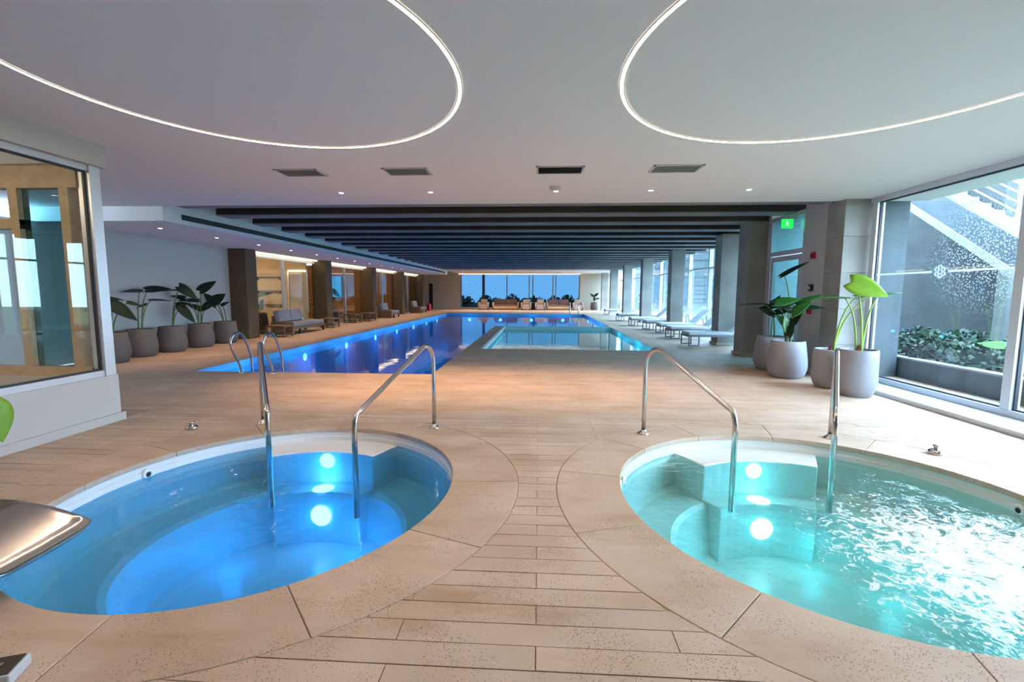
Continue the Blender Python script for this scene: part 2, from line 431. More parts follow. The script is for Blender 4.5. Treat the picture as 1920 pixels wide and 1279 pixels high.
# ------------------------------------------------------------------ floor
fl = MB()
def fbox(x0, x1, y0, y1): fl.box(x0, x1, y0, y1, -0.25, 0.0)
fbox(-13.5, XG+0.1, YP, PY0); fbox(-13.5, PX0, PY0, YF); fbox(PX1, XG+0.1, PY0, YF)
fbox(PX0, PX1, PY1, YF); fbox(DX0, PX1, PY0, SY0); fbox(DX0, SX0, SY0, SY1+0.22); fbox(SX0, PX1, SY1, SY1+0.22)
floor = struct(fl.build('floor', mt_deck), 'beige stone plank pool deck', 'floor')
sub = MB()
def sbox(x0, x1, y0, y1): sub.box(x0, x1, y0, y1, -0.25, -0.007)
h = 2.02
sbox(-9.2, -4.04, YB, YP); sbox(4.09, XW, YB, YP); sbox(-4.04, 4.09, YB, 3.32-h)
for s_, (xa, xb) in zip(spa, ((-4.04, 0.0), (0.0, 4.09))):
    cx, cy = s_['c']; N = 64; hx = (xb-xa)/2; mx_ = (xa+xb)/2
    top = []
    for i in range(N):
        a = 2*PI*i/N
        k = 1/max(abs(math.cos(a)), abs(math.sin(a)))
        q = (mx_+hx*k*math.cos(a), cy+h*k*math.sin(a))
        r = s_['ro']-0.02
        p_ = (cx+r*math.cos(a), cy+r*math.sin(a))
        top.append((p_, q))
    for i in range(N):
        (p0, q0), (p1, q1) = top[i], top[(i+1) % N]
        z = -0.007
        sub.quad((*p0, z), (*q0, z), (*q1, z), (*p1, z))
sb = sub.build('grout_bed', mt_grout, floor)
# planks, one by one
PW, PL, G = 0.127, 1.17, 0.0026
y = YP
row = 0
nplank = 0
while y > 0.55:
    y1, y0 = y-G, y-PW+G
    off = 0 if row % 2 == 0 else PL/2
    k = math.floor((-4.75-off)/PL)
    xs = []
    while True:
        xa = off+k*PL; xb = xa+PL
        if xa > 4.85: break
        xs.append((max(xa, -4.72)+G, min(xb, 4.86)-G)); k += 1
    for xa, xb in xs:
        if xb-xa < 0.03: continue
        segs = [(xa, xb, None, None)]
        for s_ in spa:
            cx, cy = s_['c']; R = s_['ro']+G
            if y1 < cy-R or y0 > cy+R: continue
            new = []
            for (a, b, lc, rc) in segs:
                if b < cx-R or a > cx+R: new.append((a, b, lc, rc)); continue
                if a < cx: new.append((a, min(b, cx), lc, s_))
                if b > cx: new.append((max(a, cx), b, s_, rc))
            segs = new
        for a, b, lc, rc in segs:
            L, Rr = [], []
            for q in range(5):
                yy = y0+(y1-y0)*q/4
                la, rb = a, b
                for cc, side in ((lc, 0), (rc, 1)):
                    if cc is None: continue
                    R = cc['ro']+G; dy = yy-cc['c'][1]
                    if abs(dy) < R:
                        wv = math.sqrt(R*R-dy*dy)
                        if side == 0: la = max(la, cc['c'][0]+wv)
                        else: rb = min(rb, cc['c'][0]-wv)
                if rb-la > 0.004: L.append((la, yy)); Rr.append((rb, yy))
            if len(L) < 2 or max(r_[0]-l_[0] for l_, r_ in zip(L, Rr)) < 0.025: continue
            if lc is None and rc is None: L = [L[0], L[-1]]; Rr = [Rr[0], Rr[-1]]
            poly = L[::-1]; poly = [(Rr[i]) for i in range(len(Rr))] + poly
            MB().prism(poly, -0.02, random.uniform(-0.0012, 0.0008)).build('plank', mt_stone, floor)
            nplank += 1
    y -= PW; row += 1
print('planks', nplank)

# ------------------------------------------------------------------ ceiling, soffit, beams
ce = MB()
ce.box(XL-0.3, XG, YB, YE, ZC, ZC+0.62)
ceiling = struct(ce.build('ceiling', mt_ceil), 'white plaster ceiling over the whirlpools', 'ceiling')
so = MB().box(XL-0.2, XS, YE, 35.0, ZS, 3.6)
soff = struct(so.build('ceiling', mt_ceil), 'lowered white soffit along the left side of the pool', 'ceiling')
MB().box(XS-0.01, XS+0.012, YE+0.45, 34.2, 2.80, 2.90).build('air_slot', mt_slot, soff)
struct(MB().box(-13.6, XG+0.2, YE, YF+0.3, 3.62, 3.9).build('ceiling', mt_slab), 'dark concrete slab above the pool beams', 'ceiling')
struct(MB().box(XS, XG, 33.4, YF, 3.0, 3.62).build('ceiling', mt_ceil), 'white ceiling band in front of the far window', 'ceiling')
struct(MB().box(-13.6, XL-0.2, YE, YF, 2.78, 3.6).build('ceiling', mt_beige), 'beige ceiling of the rooms behind the glass', 'ceiling')
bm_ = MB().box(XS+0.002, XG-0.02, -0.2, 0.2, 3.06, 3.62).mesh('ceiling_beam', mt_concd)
bu_ = MB().box(XS+0.002, XG-0.02, -0.2, 0.2, 3.035, 3.06).mesh('underside', mt_bsoff)  # thin panel that carries the painted pool light
nb = 20
for i in range(nb):
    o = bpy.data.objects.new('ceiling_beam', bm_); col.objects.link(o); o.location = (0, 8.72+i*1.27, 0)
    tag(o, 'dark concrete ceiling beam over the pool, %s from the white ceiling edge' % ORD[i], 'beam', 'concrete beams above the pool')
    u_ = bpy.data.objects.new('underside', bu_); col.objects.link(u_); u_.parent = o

# ------------------------------------------------------------------ walls
struct(MB().box(XL-0.2, XL, YP-0.4, 13.7, 0, ZS).build('wall_left', mt_wall), 'white wall behind the row of taupe planters', 'wall')
struct(MB().box(-9.4, XG+0.1, YB-0.2, YB, -0.02, ZC+0.6).build('wall_back', mt_wall), 'white wall behind the whirlpools', 'wall')
# far wall with window opening
fw = MB(); WX0, WX1 = -6.75, 3.42
fw.box(-13.6, WX0, YF, YF+0.3, 0, 3.7); fw.box(WX1, XG+0.2, YF, YF+0.3, 0, 3.7); fw.box(WX0, WX1, YF, YF+0.3, 2.98, 3.7); fw.box(WX0, WX1, YF, YF+0.3, -0.1, 0.08)
struct(fw.build('wall_far', mt_beige), 'beige end wall around the wide blue window', 'wall')
wf = struct(MB().box(WX0, WX1, YF+0.1, YF+0.2, 0.08, 0.14).box(WX0, WX1, YF+0.1, YF+0.2, 2.92, 2.98).build('window_1', mt_alu), 'wide blue tinted window at the far end of the pool', 'window')
mx_list = [WX0+0.08, -4.75, -2.75, -0.85, -0.55, 1.15, 1.4, WX1-0.05]
for xm in mx_list:
    wd = 0.11 if abs(xm+4.75) < 0.1 else 0.045
    MB().box(xm-wd, xm+wd, YF+0.08, YF+0.2, 0.14, 2.92).build('mullion', mt_darkmetal if wd > .1 else mt_loungef, wf)
ps = [WX0, -4.75, -0.7, 1.27, WX1]
for a, b in zip(ps[:-1], ps[1:]):
    MB().box(a, b, YF+0.14, YF+0.15, 0.14, 2.92).build('pane', mt_glass_blue, wf)
mt_cove2 = EM('end_cove_led', (1.0, 0.80, 0.55), 2.2)
cove = tag(MB().box(WX0-0.1, WX1, YF-0.10, YF-0.02, 2.955, 2.998).build('cove_light', mt_cove2), 'warm light strip above the far blue window', 'light strip')
# black service door in the far wall
d1 = struct(MB().box(-9.42, -9.12, YF-0.03, YF-0.001, 0, 2.15).build('door_1', mt_black), 'narrow black door in the far beige wall', 'door')

# ---- left glazed room
LX, LY = -4.7, 4.93
wl = MB(); wl.box(LX-0.2, LX, YB, LY, 0, 0.52); wl.box(LX-2.6, LX-0.2, LY-0.2, LY, 0, 0.52)
struct(wl.build('wall_low', mt_wall), 'low white wall under the left glazed room window', 'wall')
struct(MB().box(LX, LX+0.03, YB, LY+0.03, 0, 0.09).build('baseboard_left', mt_wall, bevel=0.004), 'white skirting under the left glazed room', 'baseboard')
struct(MB().box(LX-0.24, LX+0.05, YB, LY+0.02, 2.75, ZC).box(XL, LX-0.24, LY-0.22, LY+0.02, 2.75, ZC).build('trim_1', mt_wall), 'white header beam above the left room window', 'trim')
w2 = struct(MB().box(LX-0.12, LX-0.02, YB, LY, 0.52, 0.585).box(LX-0.12, LX-0.02, YB, LY, 2.69, 2.75).build('window_2', mt_alu), 'large window of the left glazed room', 'window')
MB().box(LX-0.14, LX, LY-0.14, LY-0.02, 0.52, 2.75).build('corner_post', mt_alu, w2, bevel=0.004)
MB().box(LX-0.12, LX-0.02, 1.9, 1.98, 0.585, 2.69).build('mullion', mt_alu, w2)
for a, b in ((1.98, LY-0.14), (YB, 1.9)):
    MB().box(LX-0.075, LX-0.065, a+0.02, b-0.02, 0.6, 2.675).build('pane', mt_glass_in, w2)
    g = MB(); g.box(LX-0.07, LX-0.045, a, b, 0.585, 0.602); g.box(LX-0.07, LX-0.045, a, b, 2.672, 2.69); g.box(LX-0.07, LX-0.045, b-0.02, b, 0.6, 2.675); g.box(LX-0.07, LX-0.045, a, a+0.02, 0.6, 2.675)
    g.build('gasket', mt_gask, w2)
# end of that room: oak frame, inner door, back wall
struct(MB().box(XL-0.2, LX-2.55, LY-0.25, LY, 0, 2.75).build('wall_room_end', mt_beige), 'beige end wall inside the left glazed room', 'wall')
struct(MB().box(XL-0.2, XL, YB, YP-0.4, 0, 2.98).build('wall_room_side', mt_beige), 'beige side wall inside the left glazed room', 'wall')
w3 = struct(MB().box(LX-2.55, LX-0.14, LY-0.16, LY-0.06, 2.52, 2.75).box(LX-2.55, LX-0.14, LY-0.16, LY-0.06, 0.0, 0.62).build('window_3', mt_tan), 'oak framed glazing at the end of the left room', 'window')
for xm in (-4.98, -5.55, -6.2, -7.2):
    MB().box(xm-0.05, xm+0.05, LY-0.17, LY-0.05, 0.62, 2.52).build('mullion', mt_tan, w3)
MB().box(-7.2, -5.5, LY-0.165, LY-0.055, 2.1, 2.2).build('transom', mt_tan, w3)
for a, b in ((-5.5, -5.03), (-6.15, -5.6), (-7.15, -6.25)):
    MB().box(a, b, LY-0.115, LY-0.105, 0.62, 2.52).build('pane', mt_glass_teal if a > -5.55 else mt_glass, w3)
rl = thing('ceiling_lamp', 'round warm ceiling lamp inside the left glazed room', 'lamp', (-6.6, 2.6, 2.95))
MB().lathe([(0.0, 0.0), (0.16, 0.0), (0.17, 0.03), (0.0, 0.03)], 24).build('lens', mt_lens, rl)
light('POINT', 'lamp_bulb', (0, 0, -0.15), 45, (1.0, 0.78, 0.5), rl, shadow_soft_size=0.12)

# ---- right window wall of the whirlpool hall
YR = 1.0
struct(MB().box(XW-0.06, XW+0.14, YB, YR, -0.1, ZC).build('wall_right_unseen', mt_wall), 'unseen white wall right of the viewpoint, added to limit daylight', 'wall')  # unseen solid wall, added to keep daylight off the near deck
w4 = MB()
w4.box(XW-0.06, XW+0.06, YR, 8.12, 0.03, 0.13).box(XW-0.06, XW+0.06, YR, 8.12, 2.90, ZC)
w4 = struct(w4.build('window_4', mt_alu, bevel=0.004), 'floor to ceiling window wall on the right of the whirlpools', 'window')
struct(MB().box(4.88, XW+0.06, YB, 8.0, -0.014, 0.055).build('trim_2', mt_alu, bevel=0.006), 'pale sill step under the right window wall', 'trim')
ym = [8.02, 5.62, 3.2, YR+0.055]
for i, yv in enumerate(ym):
    MB().box(XW-0.06, XW+0.06, yv-0.055, yv+0.055, 0.13, 2.90).build('mullion', mt_alu, w4, bevel=0.004)
for i, (b, a) in enumerate(zip(ym[:-1], ym[1:])):
    a += 0.055; b -= 0.055
    MB().box(XW-0.006, XW+0.006, a+0.015, b-0.015, 0.145, 2.885).build('pane', mt_glass_sp if i == 0 else mt_glass, w4)
    g = MB(); g.box(XW-0.02, XW+0.02, a, b, 0.13, 0.146); g.box(XW-0.02, XW+0.02, a, b, 2.884, 2.90); g.box(XW-0.02, XW+0.02, b-0.016, b, 0.14, 2.89); g.box(XW-0.02, XW+0.02, a, a+0.016, 0.14, 2.89)
    g.build('gasket', mt_gask, w4)
# frosted manifestation strip with flower emblem on the first two panes
strip = MB()
yc = 6.74; zs = 1.75
for i, (b, a) in enumerate(zip(ym[:2], ym[1:3])):
    c_ = yc if i == 0 else (a+b)/2
    strip.box(XW-0.010, XW-0.007, a+0.075, c_-0.13, zs-0.013, zs+0.013).box(XW-0.010, XW-0.007, c_+0.13, b-0.075, zs-0.013, zs+0.013)
strip.build('frosted_strip', mt_frost, w4)
for c_ in (yc, (ym[1]+ym[2])/2):
    e = MB()
    for k in range(6):
        a = PI/6+k*PI/3
        cyy, czz = c_+0.058*math.cos(a), zs+0.058*math.sin(a)
        pts = [(XW-0.009, cyy+0.027*math.cos(t*PI/5), czz+0.027*math.sin(t*PI/5)) for t in range(11)]
        e.tube(pts, 0.009, 6)
    e.build('flower_emblem', mt_frost, w4)

# ---- right pillar, wall panel, door to the garden
pl = thing('concrete_pillar', 'square concrete pillar beside the right window wall', 'pillar', (5.25, 8.38, 0))
cm = MB().box(-0.27, 0.27, -0.24, 0.24, 0.003, 0.597).mesh('course', mt_conc)
for k in range(5):
    o = bpy.data.objects.new('course', cm); col.objects.link(o); o.parent = pl; o.location = (0, 0, k*0.596)
    bv = o.modifiers.new('bevel', 'BEVEL'); bv.width = 0.006; bv.segments = 2
MB().box(-0.262, 0.262, -0.232, 0.232, 0.0, 2.98).build('core', mt_concd, pl)
struct(MB().box(5.22, 6.25, 8.5, 9.42, -0.16, 3.62).build('wall_outer', mt_extm), 'outer concrete pier by the garden door', 'wall')
struct(MB().box(5.04, 5.22, 8.62, 9.42, 0, 3.62).build('wall_right', mt_wall), 'white wall panel with red alarm boxes by the garden door', 'wall')
struct(MB().box(5.0, 5.04, 8.62, 9.42, 0, 0.09).build('baseboard_right', mt_wall), 'white skirting by the garden door', 'baseboard')
d2 = MB(); DXp = 5.12
d2.box(DXp-0.04, DXp+0.04, 9.42, 9.54, 0, 3.06).box(DXp-0.04, DXp+0.04, 10.78, 10.92, 0, 3.06).box(DXp-0.04, DXp+0.04, 9.54, 10.78, 2.24, 2.33).box(DXp-0.04, DXp+0.04, 9.54, 10.78, 2.97, 3.06)
d2 = struct(d2.build('door_2', mt_alu, bevel=0.004), 'tall glazed garden door below the green exit sign', 'door')
MB().box(DXp-0.03, DXp+0.03, 9.56, 9.66, 0.03, 2.22).box(DXp-0.03, DXp+0.03, 10.66, 10.76, 0.03, 2.22).box(DXp-0.03, DXp+0.03, 9.66, 10.66, 0.03, 0.15).box(DXp-0.03, DXp+0.03, 9.66, 10.66, 2.12, 2.22).build('door_leaf', mt_alu, d2)
MB().box(DXp-0.004, DXp+0.004, 9.66, 10.66, 0.15, 2.12).build('pane', mt_glass_teal, d2)
MB().box(DXp-0.004, DXp+0.004, 9.54, 10.78, 2.33, 2.97).build('pane', mt_glass_teal, d2)
MB().tube([(DXp-0.03, 9.61, 1.0), (DXp-0.09, 9.61, 1.0), (DXp-0.09, 9.72, 1.0)], 0.012, 8).build('handle', mt_chrome, d2, smooth=True)
struct(MB().box(DXp, XG+0.1, 10.92, 11.05, 0, 3.6).build('wall_return', mt_wall), 'short white return wall behind the dark column', 'wall')

# ---- columns on the right
def column(x0, x1, y0, y1, z1, label, mat, plinth=True):
    t = thing('concrete_column', label, 'column', ((x0+x1)/2, (y0+y1)/2, 0), 0, 'concrete columns of the pool hall')
    w_, d_ = (x1-x0)/2, (y1-y0)/2
    MB().box(-w_, w_, -d_, d_, 0.0, z1).build('shaft', mat, t, bevel=0.012)
    if plinth: MB().box(-w_-0.03, w_+0.03, -d_-0.03, d_+0.03, 0, 0.07).build('plinth', mt_conc if mat is mt_brown else mt_wall, t, bevel=0.004)
    return t
column(4.72, 5.24, 11.08, 11.62, 3.06, 'dark concrete column standing next to the glazed garden door', mt_conc)
rc = [13.35, 18.2, 23.2, 28.2, 33.3, 38.0]
for i, yv in enumerate(rc):
    column(4.98, 5.47, yv, yv+0.5, 3.06 if yv < 33 else 3.0, 'concrete column behind the sun loungers, %s from the garden door side' % ORD[i], mt_conc)
# glazing behind them
w5 = struct(MB().box(XG, XG+0.1, 11.05, YF, 0.02, 0.12).box(XG, XG+0.1, 11.05, YF, 3.2, 3.62).box(XG, XG+0.1, 11.05, YF, 2.36, 2.42).build('window_5', mt_alu), 'long glazed wall behind the sun loungers', 'window')
ys = [11.1+i*2.4 for i in range(13)]
for yv in ys: MB().box(XG-0.02, XG+0.12, yv-0.05, yv+0.05, 0.12, 3.2).build('mullion', mt_alu, w5)
for a, b in zip(ys[:-1], ys[1:]):
    MB().box(XG+0.04, XG+0.05, a+0.05, b-0.05, 0.12, 2.36).build('pane', mt_glass_mid, w5)
    MB().box(XG+0.04, XG+0.05, a+0.05, b-0.05, 2.42, 3.2).build('pane', mt_glass_mid, w5)

# ---- columns on the left and the glazed rooms behind
lc = [13.75, 19.1, 24.6, 29.9, 35.3]
for i, yv in enumerate(lc):
    column(-9.4, -8.8, yv, yv+0.55, ZS, 'brown clad column at the glazed rooms, %s from the row of planters' % ORD[i], mt_brown, False)
xg = -9.32
w6 = struct(MB().box(xg-0.04, xg+0.04, 14.3, 35.3, 2.56, 2.66).build('window_6', mt_alu), 'glazed front of the warm lit rooms behind the left columns', 'window')
for a, b in zip(lc[:-1], lc[1:]):
    a += 0.55; n_ = 1
    for k in range(1, n_+1):
        yv = a+(b-a)*k/(n_+1)
        MB().box(xg-0.05, xg+0.05, yv-0.045, yv+0.045, 0, 2.56).build('mullion', mt_alu, w6)
    for k in range(n_+1):
        y0, y1 = a+(b-a)*k/(n_+1), a+(b-a)*(k+1)/(n_+1)
        MB().box(xg-0.005, xg+0.005, y0+0.05, y1-0.05, 0, 2.56).build('pane', mt_glass_in, w6)
for i, (a, b) in enumerate(zip(lc[:-1], lc[1:])):
    tag(MB().box(-9.22, -9.14, a+0.6, b-0.05, ZS-0.05, ZS-0.002).build('cove_light', mt_cove), 'warm cove light strip above the %s bay of glazed rooms' % ORD[i], 'light strip', 'cove light strips over the left bays')
struct(MB().box(-13.6, -13.4, 13.7, YF, 0, 2.8).build('wall_room_back', mt_warmwall), 'warm stone back wall of the glazed rooms', 'wall')
struct(MB().box(-13.4, XL-0.2, 13.5, 13.7, 0, 2.8).build('wall_room_near', mt_wall), 'near end wall of the glazed rooms', 'wall')
for i, (yv, mt_, xr) in enumerate(((18.6, mt_warmwall, -9.42), (24.9, mt_woodo, -9.6), (30.2, mt_woodo, -9.6), (35.5, mt_woodo, -8.9))):
    struct(MB().box(-13.4, xr, yv, yv+0.14, 0, 2.8).build('wall_partition', mt_), '%s cross wall in the glazed rooms' % ORD[i], 'wall')
    if i < 3:
        l = thing('ceiling_lamp', 'warm ceiling lamp in the %s room behind the left glass' % ORD[i], 'lamp', (-11.2, yv-2.4, 2.72))
        MB().lathe([(0.0, 0.0), (0.14, 0.0), (0.15, 0.05), (0.0, 0.05)], 20).build('lens', mt_lens, l)
        light('POINT', 'lamp_bulb', (0, 0, -0.25), 75 if i == 0 else 35, (1.0, 0.72, 0.42), l, shadow_soft_size=0.12)
nc = thing('lit_niche', 'tall warm lit wall niche in the first room behind the left glass', 'niche', (-9.72, 18.58, 0))
MB().box(-0.36, 0.36, -0.03, 0.0, 0.6, 2.3).build('panel', mt_beige, nc)
MB().box(-0.36, 0.36, -0.06, -0.031, 2.24, 2.3).build('light_strip', mt_cove, nc)
MB().box(-0.42, -0.36, -0.06, 0.0, 0.6, 2.3).box(0.36, 0.40, -0.06, 0.0, 0.6, 2.3).build('frame', mt_alu, nc)
for k in range(3):
    sf = thing('wall_shelf', 'thin wooden wall shelf in the first lit room, %s from the bottom' % ORD[k], 'shelf', (-10.9, 18.55, 0.9+k*0.55), 0, 'shelves in the first lit room')
    MB().box(-0.55, 0.55, -0.14, 0.05, 0, 0.03).build('board', mt_wood, sf); MB().box(-0.5, -0.47, -0.12, 0.05, -0.1, 0).build('bracket', mt_darkmetal, sf); MB().box(0.47, 0.5, -0.12, 0.05, -0.1, 0).build('bracket', mt_darkmetal, sf)
tv = thing('wall_screen', 'blue lit screen on the wall of the second glazed room', 'screen', (-11.0, 24.86, 1.7))
MB().box(-0.42, 0.42, -0.04, 0.0, -0.6, 0.6).build('frame', mt_black, tv)
MB().box(-0.38, 0.38, -0.05, -0.041, -0.56, 0.56).build('display', M('blue_display', (0.02, 0.1, 0.2), 0.3, emit=(0.03, 0.25, 0.5), estr=0.8), tv)

# ------------------------------------------------------------------ ceiling fittings
for i, s_ in enumerate(spa):
    cx, cy = s_['c']; cx *= 1.05; cy = 3.42; ra, rb = (1.53, 1.66) if i == 0 else (1.60, 1.68)
    t = thing('ring_light', 'glowing white LED ring in the ceiling above the %s whirlpool' % ('blue' if i == 0 else 'turquoise'), 'ceiling light', (cx, cy, ZC-0.002), 0, 'ceiling ring lights')
    N = 128; e = MB(); ch = MB()
    for mb, d0, d1, z0, z1 in ((e, -0.012, 0.012, -0.004, -0.001), (ch, -0.022, -0.012, -0.006, 0.0), (ch, 0.012, 0.022, -0.006, 0.0)):
        for k in range(N):
            a, b = 2*PI*k/N, 2*PI*(k+1)/N
            P = lambda ang, d, z: ((ra+d)*math.cos(ang), (rb+d)*math.sin(ang), z)
            mb.quad(P(a, d0, z0), P(b, d0, z0), P(b, d1, z0), P(a, d1, z0))
            mb.quad(P(a, d0, z0), P(b, d0, z0), P(b, d0, z1), P(a, d0, z1))
            mb.quad(P(a, d1, z0), P(b, d1, z0), P(b, d1, z1), P(a, d1, z1))
    e.build('led_strip', mt_led, t); ch.build('channel', mt_ceil, t)

def downlight(x, y, z, label, group, e, sp=95, first=[]):
    t = thing('downlight', label, 'downlight', (x, y, z), 0, group)
    if not first:
        first.append(MB().lathe([(0.036, -0.003), (0.05, -0.006), (0.056, 0.0)], 20).mesh('trim_ring', mt_wall))
        first.append(MB().lathe([(0.0, -0.004), (0.036, -0.004), (0.036, 0.0)], 20).mesh('lens', mt_lens))
    for me in first:
        o = bpy.data.objects.new(me.name, me); col.objects.link(o); o.parent = t
    light('SPOT', 'lamp_bulb', (0, 0, -0.02), e, (1.0, 0.60, 0.32), t, shadow_soft_size=0.04, spot_size=math.radians(sp), spot_blend=0.8)
    return t
for i, x in enumerate((-3.1, -1.69, 0.24, 1.66, 3.1)):
    downlight(x, 7.36, ZC, 'small recessed ceiling downlight, %s from the left in the row before the beams' % ORD[i], 'downlights in the white ceiling', 170 if i < 3 else 60, 82)
for i in range(15):
    downlight(-7.75, 9.35+i*1.7, ZS, 'small recessed soffit downlight, %s from the white ceiling' % ORD[i], 'downlights in the left soffit', 80, 74)
for i in range(5):  # unseen downlights, added to brighten the far wall and deck
    downlight(-6.0+i*2.4, 36.6, 3.0, 'small added downlight in the far white ceiling band, %s from the left' % ORD[i], 'added downlights at the far end', 230, 120)
for i, (x0, x1) in enumerate(((-3.37, -2.81), (-1.98, -1.41), (-0.05, 0.54), (1.37, 1.97))):
    t = thing('air_vent', 'rectangular ceiling air vent, %s from the left' % ORD[i], 'vent', ((x0+x1)/2, 6.1, ZC), 0, 'ceiling air vents')
    a, b = (x1-x0)/2, 0.18
    f = MB().box(-a, a, -b, -b+0.025, -0.012, 0).box(-a, a, b-0.025, b, -0.012, 0).box(-a, -a+0.025, -b, b, -0.012, 0).box(a-0.025, a, -b, b, -0.012, 0)
    f.build('frame', mt_ventf, t)
    MB().box(-a+0.02, a-0.02, -b+0.02, b-0.02, -0.002, 0).build('backing', mt_ventd, t)
    sl = MB().box(-a+0.025, a-0.025, -0.011, 0.011, -0.009, -0.006).mesh('slat', mt_ventf if i != 2 else mt_ventd)
    for k in range(9):
        o = bpy.data.objects.new('slat', sl); col.objects.link(o); o.parent = t; o.location = (0, -0.136+k*0.034, 0); o.rotation_euler = (0.5, 0, 0)
t = thing('smoke_detector', 'round white smoke detector on the ceiling before the beams', 'smoke detector', (0.22, 7.05, ZC))
MB().lathe([(0.0, -0.055), (0.06, -0.05), (0.085, -0.03), (0.09, 0.0)], 24).build('body', mt_wall, t, smooth=True)
MB().lathe([(0.012, -0.058), (0.03, -0.056), (0.03, -0.05)], 16).build('sensor', mt_ventf, t)

# exit sign
t = thing('exit_sign', 'green lit exit sign above the garden door', 'sign', (4.93, 9.86, 2.83))
MB().box(-0.11, 0.11, -0.012, 0.012, -0.09, 0.09).build('panel', mt_exit, t, bevel=0.003)
mn = MB().lathe([(0.0, -0.012), (0.012, 0.0), (0.0, 0.012)], 8, (-0.02, -0.015, 0.05)).bar((-0.02, -0.014, 0.035), (-0.01, -0.014, -0.005), 0.018).bar((-0.01, -0.014, 0), (0.02, -0.014, -0.045), 0.012).bar((-0.01, -0.014, 0), (-0.04, -0.014, -0.04), 0.012).bar((-0.018, -0.014, 0.03), (0.02, -0.014, 0.01), 0.01)
mn.build('pictogram', mt_exitdark, t)
MB().box(-0.03, 0.2, -0.01, 0.01, 0.09, 0.11).build('bracket', mt_ventf, t)
# alarm boxes
for nm, lab, z, c_, mt_ in (('alarm_sounder', 'small red alarm sounder high on the white wall panel', 2.14, 'alarm', mt_red), ('call_point', 'red fire call point low on the white wall panel', 1.12, 'alarm', mt_red), ('wall_switch', 'small dark switch panel between the two red alarm boxes', 1.55, 'switch', mt_black)):
    t = thing(nm, lab, c_, (5.04, 9.05, z))
    MB().box(-0.045, 0.0, -0.05, 0.05, -0.06, 0.06).build('housing', mt_, t, bevel=0.006)
    MB().box(-0.055, -0.045, -0.025, 0.025, -0.028, 0.028).build('button', mt_black if mt_ is mt_red else mt_ventf, t, bevel=0.003)

# ------------------------------------------------------------------ swimming pool
pool = thing('swimming_pool', 'long blue lit swimming pool under the concrete beams', 'pool', (0, 0, 0))
ZB = -1.5
p_ = MB()
def wallq(x0, y0, x1, y1, zb=ZB, mb=None, zt=-0.001): (mb or p_).quad((x0,y0,zb), (x1,y1,zb), (x1,y1,zt), (x0,y0,zt))
e_ = 0.004
outline = [(PX0+e_, PY0+e_), (DX0-e_, PY0+e_), (DX0-e_, SY1+0.22+e_), (PX1-e_, SY1+0.22+e_), (PX1-e_, PY1-e_), (PX0+e_, PY1-e_)]
for (a, b) in zip(outline, outline[1:]+outline[:1]): wallq(a[0], a[1], b[0], b[1])
p_.quad((PX0, PY0, ZB), (DX0, PY0, ZB), (DX0, PY1, ZB), (PX0, PY1, ZB)); p_.quad((DX0, SY1+0.22, ZB), (PX1, SY1+0.22, ZB), (PX1, PY1, ZB), (DX0, PY1, ZB))
p_.build('basin', mt_tile, pool)
ZW = -0.13
wm = MB(); wm.quad((PX0, PY0, ZW), (DX0, PY0, ZW), (DX0, PY1, ZW), (PX0, PY1, ZW)); wm.quad((DX0, SY1+0.22, ZW), (PX1, SY1+0.22, ZW), (PX1, PY1, ZW), (DX0, PY1, ZW))
wm.build('water', WATER('pool_water', (0.42, 0.72, 0.92), 0.05, 2.2), pool)
lm = MB().lathe([(0.0, 0.012), (0.07, 0.012), (0.10, 0.0)], 20).mesh('pool_lamp', mt_poollens)
def plamp(x, y, z, axis, par, e=24, color=(0.0, 0.33, 1.0)):
    o = bpy.data.objects.new('pool_lamp', lm); col.objects.link(o); o.parent = par; o.location = (x, y, z)
    o.rotation_euler = {'+x': (0, PI/2, 0), '-x': (0, -PI/2, 0), '-y': (PI/2, 0, 0), '+y': (-PI/2, 0, 0)}[axis]
    l = light('POINT', 'lamp_bulb', (0, 0, 0.45), e, color, o, shadow_soft_size=0.06)
for i in range(8): plamp(PX0+0.008, 9.4+i*2.72, -0.30, '+x', pool)
for i in range(3): plamp(PX1-0.005, 22.5+i*3.2, -0.30, '-x', pool, 22, (0.02, 0.4, 0.9))
for i in range(4): plamp(-4.7+i*2.1, PY1-0.005, -0.42, '-y', pool, 16, (0.02, 0.4, 0.8))
sp_ = thing('shallow_pool', 'shallow turquoise pool set into the deck beside the main pool', 'pool', (0, 0, 0))
p_ = MB(); ol = [(SX0+e_, SY0+e_), (PX1-e_, SY0+e_), (PX1-e_, SY1-e_), (SX0+e_, SY1-e_)]
for (a, b) in zip(ol, ol[1:]+ol[:1]): wallq(a[0], a[1], b[0], b[1], -0.8, p_)
p_.quad(*[(x, y, -0.8) for x, y in ol]); p_.build('basin', mt_tile_s, sp_)
MB().quad(*[(x, y, ZW) for x, y in ol]).build('water', WATER('shallow_water', (0.50, 0.86, 0.90), 0.05, 2.5), sp_)
MB().box(SX0, SX0+0.09, SY0, SY1, -0.05, 0.012).box(SX0, PX1, SY1-0.0, SY1+0.10, -0.05, 0.012).build('edge_strip', mt_white, sp_)
for yv in (14.2, 17.6): plamp(PX1-0.005, yv, -0.32, '-x', sp_, 16, (0.05, 0.55, 0.9))

